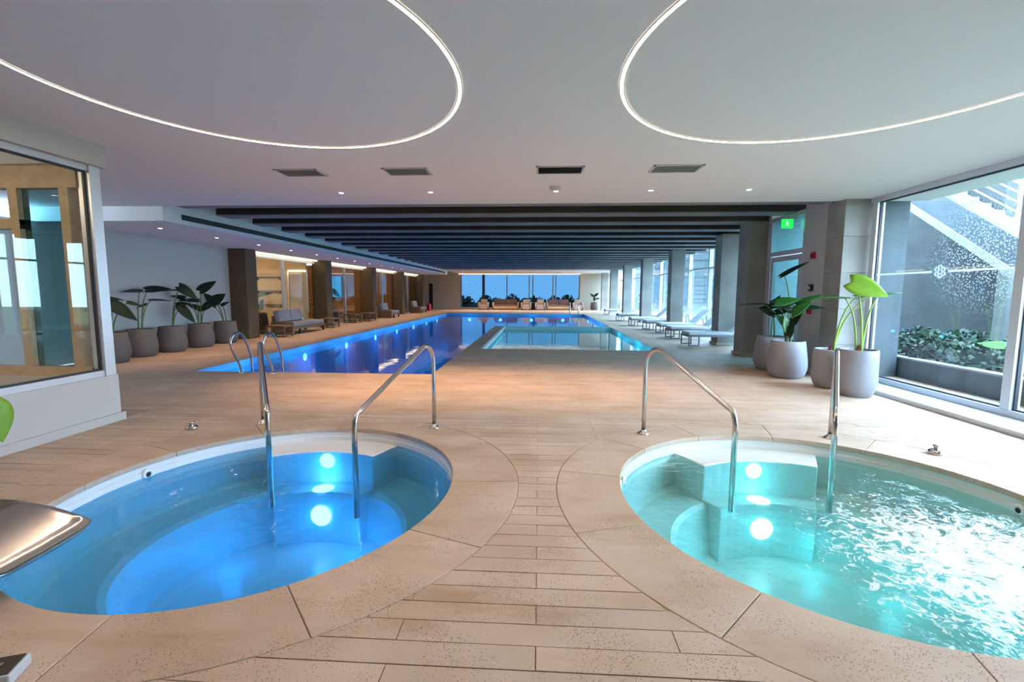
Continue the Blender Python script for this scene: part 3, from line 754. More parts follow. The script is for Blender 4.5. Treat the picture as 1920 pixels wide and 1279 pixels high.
# pool ladders
def ladder(label, x, y, s):
    t = thing('pool_ladder', label, 'ladder', (x, y, 0))
    for dx in (-0.29, 0.29):
        pts = [(dx, -0.12*s, 0.0), (dx, -0.16*s, 0.15), (dx, -0.33*s, 0.42), (dx, -0.37*s, 0.56), (dx, -0.31*s, 0.67), (dx, -0.19*s, 0.72), (dx, -0.06*s, 0.68), (dx, 0.05*s, 0.55), (dx, 0.17*s, 0.30), (dx, 0.20*s, 0.1), (dx, 0.20*s, -0.9)]
        sm = []
        for i in range(len(pts)-1):
            a = Vector(pts[max(i-1, 0)]); b = Vector(pts[i]); c = Vector(pts[i+1]); d = Vector(pts[min(i+2, len(pts)-1)])
            for q in range(4):
                u = q/4; sm.append(0.5*((2*b)+(c-a)*u+(2*a-5*b+4*c-d)*u*u+(3*b-a-3*c+d)*u**3))
        sm.append(Vector(pts[-1]))
        MB().tube(sm, 0.021, 10).build('rail', mt_chrome, t, smooth=True)
        MB().lathe([(0.05, 0.0), (0.05, 0.012), (0.03, 0.02), (0.022, 0.03)], 16, (dx, -0.12*s, 0)).build('flange', mt_chrome, t, smooth=True)
    for z in (-0.3, -0.55, -0.8):
        MB().box(-0.29, 0.29, 0.17*s-0.03, 0.17*s+0.05, z-0.015, z+0.015).build('rung', mt_chrome, t)
    return t
ladder('curved steel pool ladder at the near left corner of the pool', -5.0, PY0, 1)
ladder('steel pool ladder at the far right end of the pool', 2.35, PY1, -1)

# ------------------------------------------------------------------ whirlpool spas
def build_spa(i):
    s_ = spa[i]; cx, cy = s_['c']; rx, ry, ro = s_['rx'], s_['ry'], s_['ro']
    nm = 'blue' if i == 0 else 'turquoise'
    t = thing('spa_pool', 'round sunken whirlpool with %s' % ('bright blue water and a chrome spout' if i == 0 else 'foaming turquoise water'), 'whirlpool', (cx, cy, 0), 0, 'round whirlpools')
    # coping stones
    NS = 12; a0 = math.radians(-25 if i == 0 else 228)
    for k in range(NS):
        A, B = a0+2*PI*k/NS+0.0014, a0+2*PI*(k+1)/NS-0.0014
        n = 10
        inner = [((rx-0.012)*math.cos(A+(B-A)*q/n), (ry-0.012)*math.sin(A+(B-A)*q/n)) for q in range(n+1)]
        outer = [((ro-0.003)*math.cos(A+(B-A)*q/n), (ro-0.003)*math.sin(A+(B-A)*q/n)) for q in range(n+1)]
        MB().prism(outer+inner[::-1], -0.045, 0.0).build('coping_stone', mt_stone, t, bevel=0.004)
    MB().lathe([(max(rx, ry)/rx*1.004, -0.012), (ro/rx*0.998, -0.012)], 64, (0,0,0), rx, rx).build('mortar_bed', mt_grout, t)
    # shell, elliptical lathe with bench and well
    prof = [(1.0, -0.03), (1.0, -0.085), (0.988, -0.095), (0.985, -0.16), (0.975, -0.19), (0.965, -0.44), (0.93, -0.47), (0.72, -0.47), (0.69, -0.50), (0.66, -0.92), (0.60, -0.96), (0.0, -0.97)]
    sm = []
    for (r0, z0), (r1, z1) in zip(prof[:-1], prof[1:]): sm.append((r0, z0))
    sm.append(prof[-1])
    MB().lathe(sm, 96, (0,0,0), rx, ry).build('shell', mt_white if i == 0 else mt_cream, t, smooth=False)
    # entry steps between the rails
    ac = PI/2 + (0.06 if i == 0 else 0.03)
    for k, (r0, r1, z, da) in enumerate(((0.985, 0.735, -0.127, 0.50), (0.76, 0.60, -0.455, 0.50))):
        n = 10
        o_ = [(r0*rx*math.cos(ac-da+2*da*q/n), r0*ry*math.sin(ac-da+2*da*q/n)) for q in range(n+1)]
        i_ = [(r1*rx*math.cos(ac-da+2*da*q/n), r1*ry*math.sin(ac-da+2*da*q/n)) for q in range(n+1)]
        MB().prism(o_+i_[::-1], -0.965, z).build('step', mt_white if i == 0 else mt_cream, t, bevel=0.012)
    # riser lamp; the two lower discs are added for glows on the treads
    colr = (0.0, 0.32, 1.0) if i == 0 else (0.02, 0.62, 0.78)
    for k, (r, z, up) in enumerate(((0.728, -0.22, False), (0.65, -0.452, True), (0.592, -0.69, False))):
        x, y = r*rx*math.cos(ac), r*ry*math.sin(ac)
        l = MB().lathe([(0.0, 0.014), (0.055, 0.012), (0.075, 0.0)], 24).build('spa_lamp_glow', mt_spaglow, t, loc=(x, y, z))
        l.scale = (1.0, 1.0, 1.0) if k == 0 else (1.35, 1.35, 1.0)
        if not up: l.rotation_euler = (PI/2, 0, 0)
        light('POINT', 'lamp_bulb', (0, 0, 0.10), (1.6 if i == 0 else 0.9), colr, l, shadow_soft_size=0.05)
    for ang in (0.35, 1.1, -0.6, PI-0.5, PI+0.7):
        l = light('POINT', 'lamp_bulb', (0.5*rx*math.cos(ang), 0.5*ry*math.sin(ang), -0.80), (1.35 if i == 0 else 1.1), colr, t, shadow_soft_size=0.08)
    # jets in the wall
    for k, ang in enumerate((math.radians(165 if i == 0 else 6), math.radians(20 if i == 0 else 160), -1.0, -2.0)):
        x, y = 0.984*rx*math.cos(ang), 0.984*ry*math.sin(ang)
        j = MB().lathe([(0.0, -0.004), (0.02, -0.002), (0.02, 0.01), (0.042, 0.014), (0.048, 0.0)], 20).build('jet', mt_white, t, smooth=True, loc=(x, y, -0.115))
        MB().lathe([(0.0, 0.004), (0.021, 0.004)], 16).build('nozzle', mt_black, j, loc=(0, 0, 0.004))
        j.rotation_euler = (PI/2, 0, ang-PI/2)
    # water surface with real ripples
    N, K = 120, 60
    wv = MB(); zw = -0.135
    for a in range(K+1):
        r = 0.983*a/K
        for q in range(N):
            an = 2*PI*q/N
            x, y = r*rx*math.cos(an), r*ry*math.sin(an)
            P = Vector((x, y, 0))
            if i == 1:
                amp = 0.006+0.016*max(0, 1-((x-0.55)**2+(y+0.45)**2)/1.3)
                z = amp*(noise.noise(P*5.5)+0.7*noise.noise(P*11+Vector((3,1,0)))+0.5*noise.noise(P*22))
            else:
                amp = 0.0018+0.013*max(0, 1-((x+0.25)**2+(y+0.2)**2)/0.4)
                z = amp*(noise.noise(P*6)+0.6*noise.noise(P*13))
            wv.v.append((x, y, zw+z))
    for a in range(K):
        for q in range(N):
            q2 = (q+1) % N
            wv.f.append((a*N+q, a*N+q2, (a+1)*N+q2, (a+1)*N+q))
    mt_w = WATER('spa_water_'+nm, (0.30, 0.62, 0.78) if i == 0 else (0.55, 0.84, 0.85), 0.06 if i == 0 else 0.35, 7 if i == 0 else 9,
                 foam_glint=((cx-0.2, cy-0.05), 0.0, 0.9, -0.04, 9.0) if i == 0 else ((cx+0.62, cy-0.60), 0.3, 1.85, 0.185, 13.0))  # left patch paints a ceiling reflection; right is foam plus painted window reflections
    wv.build('water', mt_w, t, smooth=True)
    return t
for i in (0, 1): build_spa(i)

# handrails
def handrail(base, foot, label, zb=0.50, ztop=0.90):
    t = thing('handrail', label, 'handrail', (base[0], base[1], 0), 0, 'whirlpool handrails')
    d = Vector((foot[0]-base[0], foot[1]-base[1], 0)); S = d.length; d.normalize()
    prof = [(0, 0.0), (0, 0.55), (0, 0.69)]
    # hairpin top
    R = 0.20; sl = math.atan2(ztop-0.06-zb, S-0.30)
    for k in range(1, 11):
        a = PI - (PI/2+sl)*k/10
        prof.append((R+R*math.cos(a), ztop-R+R*math.sin(a)))
    x1, z1 = prof[-1]
    rb = 0.10
    prof.append((S-rb*0.9, zb+math.tan(sl)*rb*0.9))
    prof += [(S-rb*0.35, zb+0.015), (S-0.012, zb-0.035), (S, zb-0.09), (S, -0.30)]
    pts = [(d.x*s_, d.y*s_, z) for s_, z in prof]
    MB().tube(pts, 0.0215, 12).build('tube', mt_chrome, t, smooth=True)
    MB().lathe([(0.058, 0.0), (0.058, 0.01), (0.04, 0.018), (0.024, 0.04), (0.022, 0.045)], 20).build('flange', mt_chrome, t, smooth=True)
    return t
handrail((-1.11, 4.86), (-1.40, 3.42), 'bent steel handrail on the right of the blue whirlpool steps')
handrail((-3.03, 4.9), (-2.16, 3.55), 'bent steel handrail on the left of the blue whirlpool steps')
handrail((1.09, 4.8), (1.56, 3.72), 'bent steel handrail on the left of the turquoise whirlpool steps')
handrail((2.94, 4.78), (2.34, 3.75), 'bent steel handrail on the right of the turquoise whirlpool steps')

# air control knobs on the deck
for x, lab in ((-3.64, 'small steel air control knob on the deck behind the blue whirlpool'), (3.62, 'small steel air control knob on the deck behind the turquoise whirlpool')):
    t = thing('control_knob', lab, 'knob', (x, 4.62 if x < 0 else 4.36, 0), 0, 'air control knobs')
    MB().lathe([(0.055, 0.0), (0.06, 0.012), (0.058, 0.03), (0.04, 0.042), (0.018, 0.045)], 24).build('base', mt_chrome, t, smooth=True)
    MB().lathe([(0.018, 0.044), (0.018, 0.06), (0.028, 0.066), (0.026, 0.082), (0.0, 0.086)], 20).build('cap', mt_chrome, t, smooth=True)

# chrome waterfall spout
t = thing('waterfall_spout', 'wide curved chrome water spout reaching over the blue whirlpool', 'spout', (-3.16, 2.06, 0))
sp1 = MB()
path = [(0.0, 0.0), (0.0, 0.14), (0.03, 0.23), (0.10, 0.285), (0.20, 0.295), (0.34, 0.265), (0.48, 0.215), (0.60, 0.165), (0.69, 0.125)]
dr = Vector((1.0, 0.10, 0)).normalized(); pr = Vector((dr.y, -dr.x, 0))
nk = len(path)
for k, (s_, z) in enumerate(path):
    f_ = k/(nk-1)
    wd = 0.14+0.14*min(1, f_*1.3)
    th = 0.035-0.029*f_
    s0, z0 = path[max(k-1, 0)]; s1, z1 = path[min(k+1, nk-1)]
    ln = math.hypot(s1-s0, z1-z0); nx, nz_ = -(z1-z0)/ln, (s1-s0)/ln
    for q in range(16):
        a = 2*PI*q/16
        u, v = math.cos(a), math.sin(a)
        lip = -0.02*f_*f_*(abs(u)**3)
        cup = 0.03*f_*u*u
        pt = dr*(s_+nx*th*v+lip)+pr*(wd*math.copysign(abs(u)**0.35, u))
        sp1.v.append((pt.x, pt.y, z+nz_*th*v+cup))
for k in range(nk-1):
    for q in range(16):
        q2 = (q+1) % 16
        sp1.f.append((k*16+q, k*16+q2, (k+1)*16+q2, (k+1)*16+q))
sp1.f.append(tuple(range(15, -1, -1))); sp1.f.append(tuple((nk-1)*16+q for q in range(16)))
b = sp1.build('blade', mt_chrome, t, smooth=True)
MB().lathe([(0.2, 0.0), (0.2, 0.012), (0.17, 0.02)], 28, cap=True).build('base_plate', mt_chrome, t, smooth=False)
t = thing('deck_fitting', 'small steel skimmer box on the deck at the bottom left corner', 'fitting', (-2.03, 1.50, 0), 0.35)
MB().box(-0.09, 0.09, -0.06, 0.06, 0, 0.045).build('housing', mt_alu, t, bevel=0.006)
MB().box(-0.08, 0.08, -0.05, 0.05, 0.045, 0.05).build('lid', mt_darkmetal, t)
MB().box(-0.04, 0.04, -0.008, 0.008, 0.05, 0.056).build('handle', mt_chrome, t)

# ------------------------------------------------------------------ plants
def leaf_mesh(name, L, W, droop=0.12, fold=0.18, mat=None):
    b = MB(); n, k = 10, 3
    for i in range(n+1):
        u = i/n
        wv = W*0.5*(math.sin(PI*min(1, (u*0.93+0.07))**0.62)**0.9 if u < 1 else 0.0)
        zc = -droop*L*u*u
        for j in range(-k, k+1):
            v = j/k
            ex = L*u - (0.12*L*(1-u)**3*abs(v))
            b.v.append((ex, wv*v, zc + fold*abs(v)*wv*0.9 - fold*0.9*wv*v*v*0.7))
    m_ = 2*k+1
    for i in range(n):
        for j in range(m_-1):
            b.f.append((i*m_+j, i*m_+j+1, (i+1)*m_+j+1, (i+1)*m_+j))
    me = b.mesh(name, mat, True)
    return me
def pot(t, top, mid, bot, hh, mat):
    prof = [(bot*0.9, 0.0), (bot, 0.015), (bot+(mid-bot)*0.55, hh*0.12), (mid*0.99, hh*0.25), (mid, hh*0.36), (mid*0.985, hh*0.5), (top+(mid-top)*0.4, hh*0.78), (top, hh*0.985), (top-0.008, hh), (top-0.022, hh), (top-0.026, hh*0.98), (top-0.03, hh-0.07)]
    MB().lathe(prof, 32).build('pot', mat, t, smooth=True)
    MB().lathe([(0.0, hh-0.05), (top-0.027, hh-0.055)], 24).build('soil', mt_soil, t)
def potted(label, loc, dims, potmat, leaves, group, stemmat=None, basemat=None):
    # leaves: (dx, dy, z, angle_deg_in_view, length, width, tilt_to_camera, material)
    t = thing('potted_plant', label, 'plant', (loc[0], loc[1], 0), 0, group)
    top, mid, bot, hh = dims
    pot(t, top, mid, bot, hh, potmat)
    vd = Vector((loc[0], loc[1], 0)).normalized(); rt = Vector((vd.y, -vd.x, 0)); up = Vector((0,0,1))
    for k, (dx, dy, z, ang, L, W, tilt, mt_) in enumerate(leaves):
        a = math.radians(ang)
        d = (rt*math.cos(a)+up*math.sin(a)).normalized()
        nrm = rt*(-math.sin(a))+up*math.cos(a)
        if nrm.z < 0: nrm = -nrm
        nrm = (nrm*math.cos(tilt)-vd*math.sin(tilt)).normalized()
        ctr = rt*dx+vd*dy+up*z
        base = ctr-d*(L*0.5)
        att = base+d*(L*0.10)
        p0 = Vector((rt.x*0.03*math.copysign(1, dx), rt.y*0.03*math.copysign(1, dx), hh-0.07))+vd*0.02*((k % 3)-1)
        c1 = p0+Vector((0, 0, (att.z-p0.z)*0.65))+(att-p0)*0.12
        pts = []
        for q in range(9):
            u = q/8; pts.append(p0*(1-u)**2+c1*2*u*(1-u)+att*u*u)
        st = MB().tube(pts, [0.016-0.009*q/8 for q in range(9)], 6).build('stalk', stemmat or mt_stem, t, smooth=True)
        lf = bpy.data.objects.new('leaf', leaf_mesh('leaf', L*(1.1 if group is gL else 1), W*(1.3 if group is gL else 1), 0.10, 0.16, mt_)); col.objects.link(lf); lf.parent = st
        y_ = nrm.cross(d).normalized(); z_ = d.cross(y_).normalized()
        mm = Matrix.Identity(4)
        for q in range(3): mm[q][0], mm[q][1], mm[q][2], mm[q][3] = d[q], y_[q], z_[q], base[q]
        lf.matrix_local = mm
        so_ = lf.modifiers.new('thick', 'SOLIDIFY'); so_.thickness = 0.004
    if basemat:
        MB().lathe([(0.05, 0), (0.045, 0.05), (0.02, 0.11)], 10, (0, 0, hh-0.06)).build('root_collar', basemat, t, smooth=True)
    return t
D, Mg, Bg = mt_leafd, mt_leafm, mt_leafb
dL = (0.262, 0.312, 0.25, 0.61)
gL = 'planters along the left white wall'
potted('taupe planter half hidden by the glazed room corner, large drooping leaves', (-8.62, 8.95), dL, mt_pot_l,
       [(-0.10, 0, 1.25, 118, 0.42, 0.24, 1.0, D), (0.22, -.05, 1.05, -38, 0.52, 0.26, 0.8, D), (0.12, .1, 1.29, -8, 0.25, 0.12, 0.3, D), (0.42, .1, 1.18, -15, 0.24, 0.12, 0.5, D)], gL)
potted('taupe planter with three tall broad dark leaves, second from the glazed room', (-8.80, 9.86), dL, mt_pot_l,
       [(-0.09, 0, 1.45, 178, 0.34, 0.22, 0.25, D), (0.36, 0, 1.50, 8, 0.42, 0.26, 0.45, D), (0.40, .05, 1.25, 2, 0.38, 0.16, 0.2, D), (0.05, .1, 1.12, 200, 0.2, 0.1, 0.4, D)], gL)
potted('taupe planter with a drooping leaf beside a raised one, middle of the wall row', (-8.78, 10.72), dL, mt_pot_l,
       [(0.06, 0, 1.47, 178, 0.34, 0.2, 0.15, D), (0.38, 0, 1.42, -38, 0.44, 0.24, 0.8, D), (0.26, 0, 1.14, 8, 0.28, 0.16, 0.5, D), (0.33, -.1, 0.90, -50, 0.46, 0.22, 0.8, D)], gL)
potted('taupe planter with leaves spreading both ways, fourth from the glazed room', (-8.78, 11.68), dL, mt_pot_l,
       [(-0.42, 0, 1.30, 165, 0.28, 0.16, 0.6, D), (-0.20, 0, 1.22, 175, 0.40, 0.16, 0.5, D), (0.20, 0, 1.58, 38, 0.42, 0.24, 0.8, D), (0.13, 0, 1.04, 215, 0.30, 0.18, 0.8, D), (-0.1, .1, 1.05, 150, 0.3, .18, 0.6, D)], gL)
potted('taupe planter beside the brown column, last in the wall row', (-8.80, 12.68), dL, mt_pot_l,
       [(-0.30, 0, 1.22, 128, 0.40, 0.24, 0.9, D), (-0.12, 0, 1.26, 40, 0.34, 0.26, 0.9, D), (-0.44, 0, 1.00, 215, 0.30, 0.18, 0.7, D), (0.02, .1, 1.1, 30, 0.2, .12, 0.6, D)], gL)
gR = 'planters by the right pillar'
dR = (0.265, 0.312, 0.25, 0.64)
potted('grey planter with bushy dark green plant before the garden door', (4.30, 8.32), dR, mt_pot_r,
       [(0.02, .05, 1.88, 35, 0.46, 0.17, 0.5, D), (-0.05, -.1, 1.33, 15, 0.42, 0.26, 0.6, Mg), (0.28, 0, 1.37, 28, 0.44, 0.2, 0.5, Mg), (-0.60, 0, 1.27, 178, 0.44, 0.14, 0.15, D), (-0.20, 0, 1.13, 195, 0.28, 0.2, 0.6, D), (-0.03, -.1, 0.95, 100, 0.30, 0.2, 0.9, Mg), (0.10, -.1, 1.05, 60, 0.30, 0.18, 0.8, D), (0.34, .1, 1.22, 5, 0.34, 0.2, 0.4, D), (-0.12, -.05, 1.0, 130, 0.28, 0.16, 0.8, Mg), (-0.16, -.1, 1.28, 160, 0.36, 0.22, 0.7, D), (0.16, -.12, 1.22, 40, 0.36, 0.22, 0.8, Mg), (0.02, -.15, 0.86, 75, 0.26, 0.18, 0.9, D), (-0.34, .05, 1.22, 185, 0.3, 0.18, 0.5, D)], gR)
potted('grey planter tucked behind the bushy plant next to the garden door', (4.42, 9.12), dR, mt_pot_r,
       [(-0.12, 0, 1.12, 150, 0.32, 0.2, 0.6, D), (0.0, 0, 1.3, 60, 0.3, 0.18, 0.6, D)], gR)
dR2 = (0.232, 0.248, 0.19, 0.60)
potted('short grey planter between pillar and tall planter, single dark leaf', (4.50, 7.45), dR2, mt_pot_r,
       [(0.43, -.05, 1.46, 12, 0.36, 0.14, 0.2, Mg), (0.38, 0.1, 1.42, 190, 0.3, 0.12, 0.2, Mg)], gR, mt_stemb, mt_root)
dR3 = (0.238, 0.248, 0.19, 0.665)
potted('light grey planter beside the right window with a large lime green leaf', (4.52, 6.86), dR3, mt_pot_r,
       [(0.07, -.1, 1.52, -22, 0.48, 0.34, 0.95, Bg), (-0.42, 0, 1.40, 177, 0.52, 0.2, 0.12, Mg), (0.30, .15, 1.46, 10, 0.3, 0.16, 0.2, Mg)], gR, mt_stemb, mt_root)
potted('planter at the left edge with a lime leaf hanging before the low wall', (-4.17, 2.95), dR2, mt_pot_l,
       [(0.28, -0.05, 0.47, -80, 0.30, 0.22, 1.2, Bg), (-0.1, 0, 1.2, 100, 0.4, 0.26, 0.9, Bg)], gR, mt_stemb)
potted('planter with a thin plant beside the far beige wall', (4.55, 39.3), dR, mt_pot_l,
       [(-0.2, 0, 1.25, 140, 0.4, 0.25, 0.9, D), (0.2, 0, 1.3, 40, 0.4, 0.25, 0.9, D), (0.0, 0, 1.0, 90, 0.4, 0.22, 0.9, D), (0.3, 0, 0.95, 10, 0.35, 0.2, 0.6, D)], gR)
potted('potted plant behind the glass of the first lit room', (-10.4, 16.9), dR, mt_black,
       [(-0.3, 0, 1.5, 140, 0.45, 0.26, 0.9, D), (0.25, 0, 1.35, 20, 0.5, 0.22, 0.6, D), (-0.25, 0, 1.1, 200, 0.4, 0.2, 0.6, D), (0.1, 0, 1.0, 80, 0.4, 0.22, 0.9, D)], gR)
potted('dark potted plant behind the glass of the second lit room', (-10.2, 22.6), dR, mt_black,
       [(-0.2, 0, 1.7, 110, 0.5, 0.3, 0.9, D), (0.25, 0, 1.35, -40, 0.5, 0.3, 0.9, D), (-0.3, 0, 1.1, 200, 0.45, 0.3, 0.8, D), (0.0, 0, 1.0, 80, 0.5, 0.3, 0.9, D)], gR)

# ------------------------------------------------------------------ sun loungers on the right
def lounger():
    t = thing('sun_lounger', '', 'sun lounger', (0,0,0), 0, 'sun loungers along the right glazing')
    L, W = 1.95, 0.66
    f = MB().box(0, L, -W/2, -W/2+0.05, 0.25, 0.30).box(0, L, W/2-0.05, W/2, 0.25, 0.30).box(0, 0.05, -W/2, W/2, 0.25, 0.30).box(L-0.05, L, -W/2, W/2, 0.25, 0.30)
    f.build('frame', mt_loungef, t, bevel=0.006)
    for x in (0.02, 1.5):
        for yv in (-W/2+0.02, W/2-0.02):
            MB().bar((x, yv, 0), (x, yv, 0.25), 0.03).bar((x+0.27, yv, 0), (x+0.27, yv, 0.25), 0.03).bar((x, yv, 0.015), (x+0.27, yv, 0.015), 0.03).build('leg', mt_loungef, t)
    MB().box(0.01, 1.22, -W/2+0.01, W/2-0.01, 0.30, 0.385).build('seat_cushion', mt_lounge, t, bevel=0.025, seg=3)
    bk = MB().box(0, 0.74, -W/2+0.01, W/2-0.01, 0, 0.085).build('back_cushion', mt_lounge, t, bevel=0.025, seg=3, loc=(1.20, 0, 0.31))
    bk.rotation_euler = (0, -math.radians(42), 0)
    MB().bar((1.7, -0.2, 0.27), (1.62, -0.2, 0.62), 0.03).bar((1.7, 0.2, 0.27), (1.62, 0.2, 0.62), 0.03).build('back_support', mt_loungef, t)
    return t
lp = lounger()
lys = [(13.0, 4.06), (15.1, 4.16), (16.8, 4.26), (18.5, 4.15), (20.6, 3.98), (24.2, 4.02), (30.6, 4.25)]
for i, (yv, xv) in enumerate(lys):
    lab = 'pale cushioned sun lounger in the row along the right glazing, %s from the near end' % ORD[i]
    if i == 0: lp.location = (xv, yv+0.3, 0); lp['label'] = lab; lp.rotation_euler = (0, 0, 0.03)
    else: dup(lp, lab, (xv, yv+0.3, 0), random.uniform(-0.05, 0.05))

# ------------------------------------------------------------------ furniture on the left
def low_table(label, loc, lx, ly, hh, mat=mt_wood):
    t = thing('side_table', label, 'table', (loc[0], loc[1], 0), 0, 'low wooden tables on the left deck')
    MB().box(-lx/2, lx/2, -ly/2, ly/2, hh-0.05, hh).build('table_top', mat, t, bevel=0.005)
    for sx in (-1, 1):
        for sy in (-1, 1):
            MB().box(sx*(lx/2-0.03)-0.025, sx*(lx/2-0.03)+0.025, sy*(ly/2-0.03)-0.025, sy*(ly/2-0.03)+0.025, 0, hh-0.05).build('leg', mat, t)
    MB().box(-lx/2+0.03, lx/2-0.03, -ly/2+0.03, ly/2-0.03, 0.08, 0.11).build('shelf', mat, t)
    return t
low_table('low wooden side table next to the first brown column', (-8.32, 14.6), 0.62, 0.55, 0.36)
low_table('small wooden table at the far end of the grey daybed', (-8.45, 18.55), 0.55, 0.6, 0.38)
low_table('long low wooden table before the second brown column bay, nearer one', (-8.75, 21.6), 0.6, 0.7, 0.40)
low_table('long low wooden table before the second brown column bay, farther one', (-8.45, 22.7), 0.6, 0.8, 0.42)
def daybed(label, loc, ln, n_c, name='daybed', cat='daybed'):
    t = thing(name, label, cat, (loc[0], loc[1], 0), 0, 'wooden lounge seats on the left deck')
    dp = 0.78
    MB().box(-dp/2, dp/2, 0, 0.06, 0.0, 0.42).build('side_panel', mt_wood, t, bevel=0.006)
    MB().box(-dp/2, dp/2, 0.06, ln, 0.18, 0.26).build('seat_frame', mt_wood, t, bevel=0.006)
    for x in (-dp/2+0.04, dp/2-0.04):
        for yv in (0.5, ln-0.05): MB().box(x-0.03, x+0.03, yv-0.03, yv+0.03, 0, 0.18).build('leg', mt_darkmetal, t)
    MB().box(-dp/2, -dp/2+0.05, 0.06, ln*0.72, 0.26, 0.62).build('back_frame', mt_wood, t, bevel=0.006)
    MB().box(-dp/2+0.05, dp/2-0.01, 0.07, ln-0.02, 0.26, 0.40).build('seat_cushion', mt_cush, t, bevel=0.03, seg=3)
    w_ = (ln*0.72-0.08)/n_c
    for k in range(n_c):
        c = MB().box(0, 0.2, 0.01, w_-0.01, 0, 0.42).build('back_cushion', mt_cush, t, bevel=0.05, seg=3, loc=(-dp/2+0.09, 0.08+k*w_, 0.38))
        c.rotation_euler = (0, -0.2, 0)
    return t
daybed('wooden daybed with two grey back cushions beside the first brown column', (-8.55, 15.15), 2.3, 2)
daybed('grey chaise seat near the third brown column', (-8.45, 25.3), 1.5, 1, 'chaise', 'chaise')
daybed('grey cushioned lounge chair near the last brown columns', (-8.35, 31.3), 1.6, 1, 'lounge_chair', 'chair')
t = thing('fire_extinguisher', 'red fire extinguisher standing by the far end of the soffit', 'extinguisher', (-8.55, 36.2, 0))
MB().lathe([(0.0, 0.0), (0.16, 0.0), (0.17, 0.04), (0.17, 0.42), (0.12, 0.52), (0.05, 0.56), (0.0, 0.57)], 20).build('cylinder', mt_red, t, smooth=True)
MB().lathe([(0.05, 0.56), (0.05, 0.64), (0.0, 0.65)], 12).bar((0, 0, 0.63), (0.12, 0, 0.66), 0.03).build('valve', mt_black, t)
# exercise machines behind the glass
def machine(label, loc, rz):
    t = thing('exercise_machine', label, 'exercise machine', (loc[0], loc[1], 0), rz, 'machines in the lit rooms')
    MB().box(-0.7, 0.7, -0.06, 0.06, 0, 0.08).box(-0.7, -0.6, -0.3, 0.3, 0, 0.06).box(0.6, 0.7, -0.3, 0.3, 0, 0.06).build('base_frame', mt_black, t, bevel=0.01)
    MB().bar((-0.45, 0, 0.05), (-0.30, 0, 1.25), 0.08).build('mast', mt_black, t)
    MB().lathe([(0.0, -0.05), (0.26, -0.05), (0.26, 0.05), (0.0, 0.05)], 24).build('flywheel', mt_darkmetal, t, loc=(0.35, 0, 0.36)).rotation_euler = (PI/2, 0, 0)
    MB().box(-0.4, -0.2, -0.16, 0.16, 1.2, 1.4).build('console', mt_black, t, bevel=0.02)
    MB().tube([(-0.3, -0.28, 1.1), (-0.15, -0.28, 1.15), (-0.25, 0, 1.12), (-0.15, 0.28, 1.15), (-0.3, 0.28, 1.1)], 0.02, 8).build('handlebar', mt_alu, t, smooth=True)
    MB().box(0.05, 0.32, -0.1, 0.1, 0.82, 0.9).bar((0.19, 0, 0.82), (0.19, 0, 0.08), 0.05).build('saddle', mt_black, t, bevel=0.02)
    return t
machine('black exercise bike behind the glass of the first lit room', (-10.1, 15.4), 0.4)
machine('black exercise bike at the back of the first lit room', (-11.8, 16.2), 2.0)
machine('black exercise bike behind the glass of the second lit room', (-10.3, 20.7), 0.8)

# ------------------------------------------------------------------ lounge furniture at the far end
def sofa(label, x, y, ln, mat, cat='sofa'):
    t = thing('sofa' if cat == 'sofa' else 'armchair', label, cat, (x, y, 0), 0, 'seats before the far window')
    MB().box(-ln/2, ln/2, -0.4, 0.4, 0.1, 0.3).build('base', mt_tan if cat == 'sofa' else mt_cushl, t, bevel=0.02)
    n_ = max(1, round(ln/0.9)); w_ = (ln-0.3)/n_
    for k in range(n_):
        MB().box(-ln/2+0.15+k*w_+0.01, -ln/2+0.15+(k+1)*w_-0.01, -0.41, 0.22, 0.3, 0.45).build('seat_cushion', mat, t, bevel=0.03)
        MB().box(-ln/2+0.15+k*w_+0.01, -ln/2+0.15+(k+1)*w_-0.01, 0.16, 0.38, 0.45, 0.86).build('back_cushion', mat, t, bevel=0.04)
    for sx in (-1, 1):
        MB().box(sx*(ln/2-0.07)-0.07, sx*(ln/2-0.07)+0.07, -0.4, 0.4, 0.1, 0.62).build('arm', mt_cushl, t, bevel=0.03)
        for yv in (-0.33, 0.33): MB().box(sx*(ln/2-0.08)-0.03, sx*(ln/2-0.08)+0.03, yv-0.03, yv+0.03, 0, 0.1).build('foot', mt_black, t)
    return t
sofa('pale armchair left of the long sofa at the far window', -4.55, 38.6, 0.85, mt_cushl, 'chair')
sofa('long reddish brown sofa left of centre at the far window', -2.75, 38.9, 2.2, mt_sofa)
sofa('pale armchair right after the left sofa at the far window', -1.05, 38.3, 0.85, mt_cushl, 'chair')
sofa('pale armchair before the right sofa at the far window', 0.1, 38.3, 0.85, mt_cushl, 'chair')
sofa('long reddish brown sofa right of centre at the far window', 1.6, 38.9, 2.0, mt_sofa)
sofa('pale armchair at the right end of the far window', 3.15, 38.6, 0.85, mt_cushl, 'chair')
potted('dark potted plant between the two sofas at the far window', (-0.45, 39.2), dR2, mt_black,
       [(-0.2, 0, 0.9, 150, 0.4, 0.3, 0.9, D), (0.2, 0, 0.9, 30, 0.4, 0.3, 0.9, D), (0.0, 0, 1.05, 90, 0.4, 0.3, 0.9, D), (0.1, 0, 0.75, 0, 0.4, 0.3, 0.9, D), (-0.1, 0, 0.75, 180, 0.4, 0.3, 0.9, D)], gR)

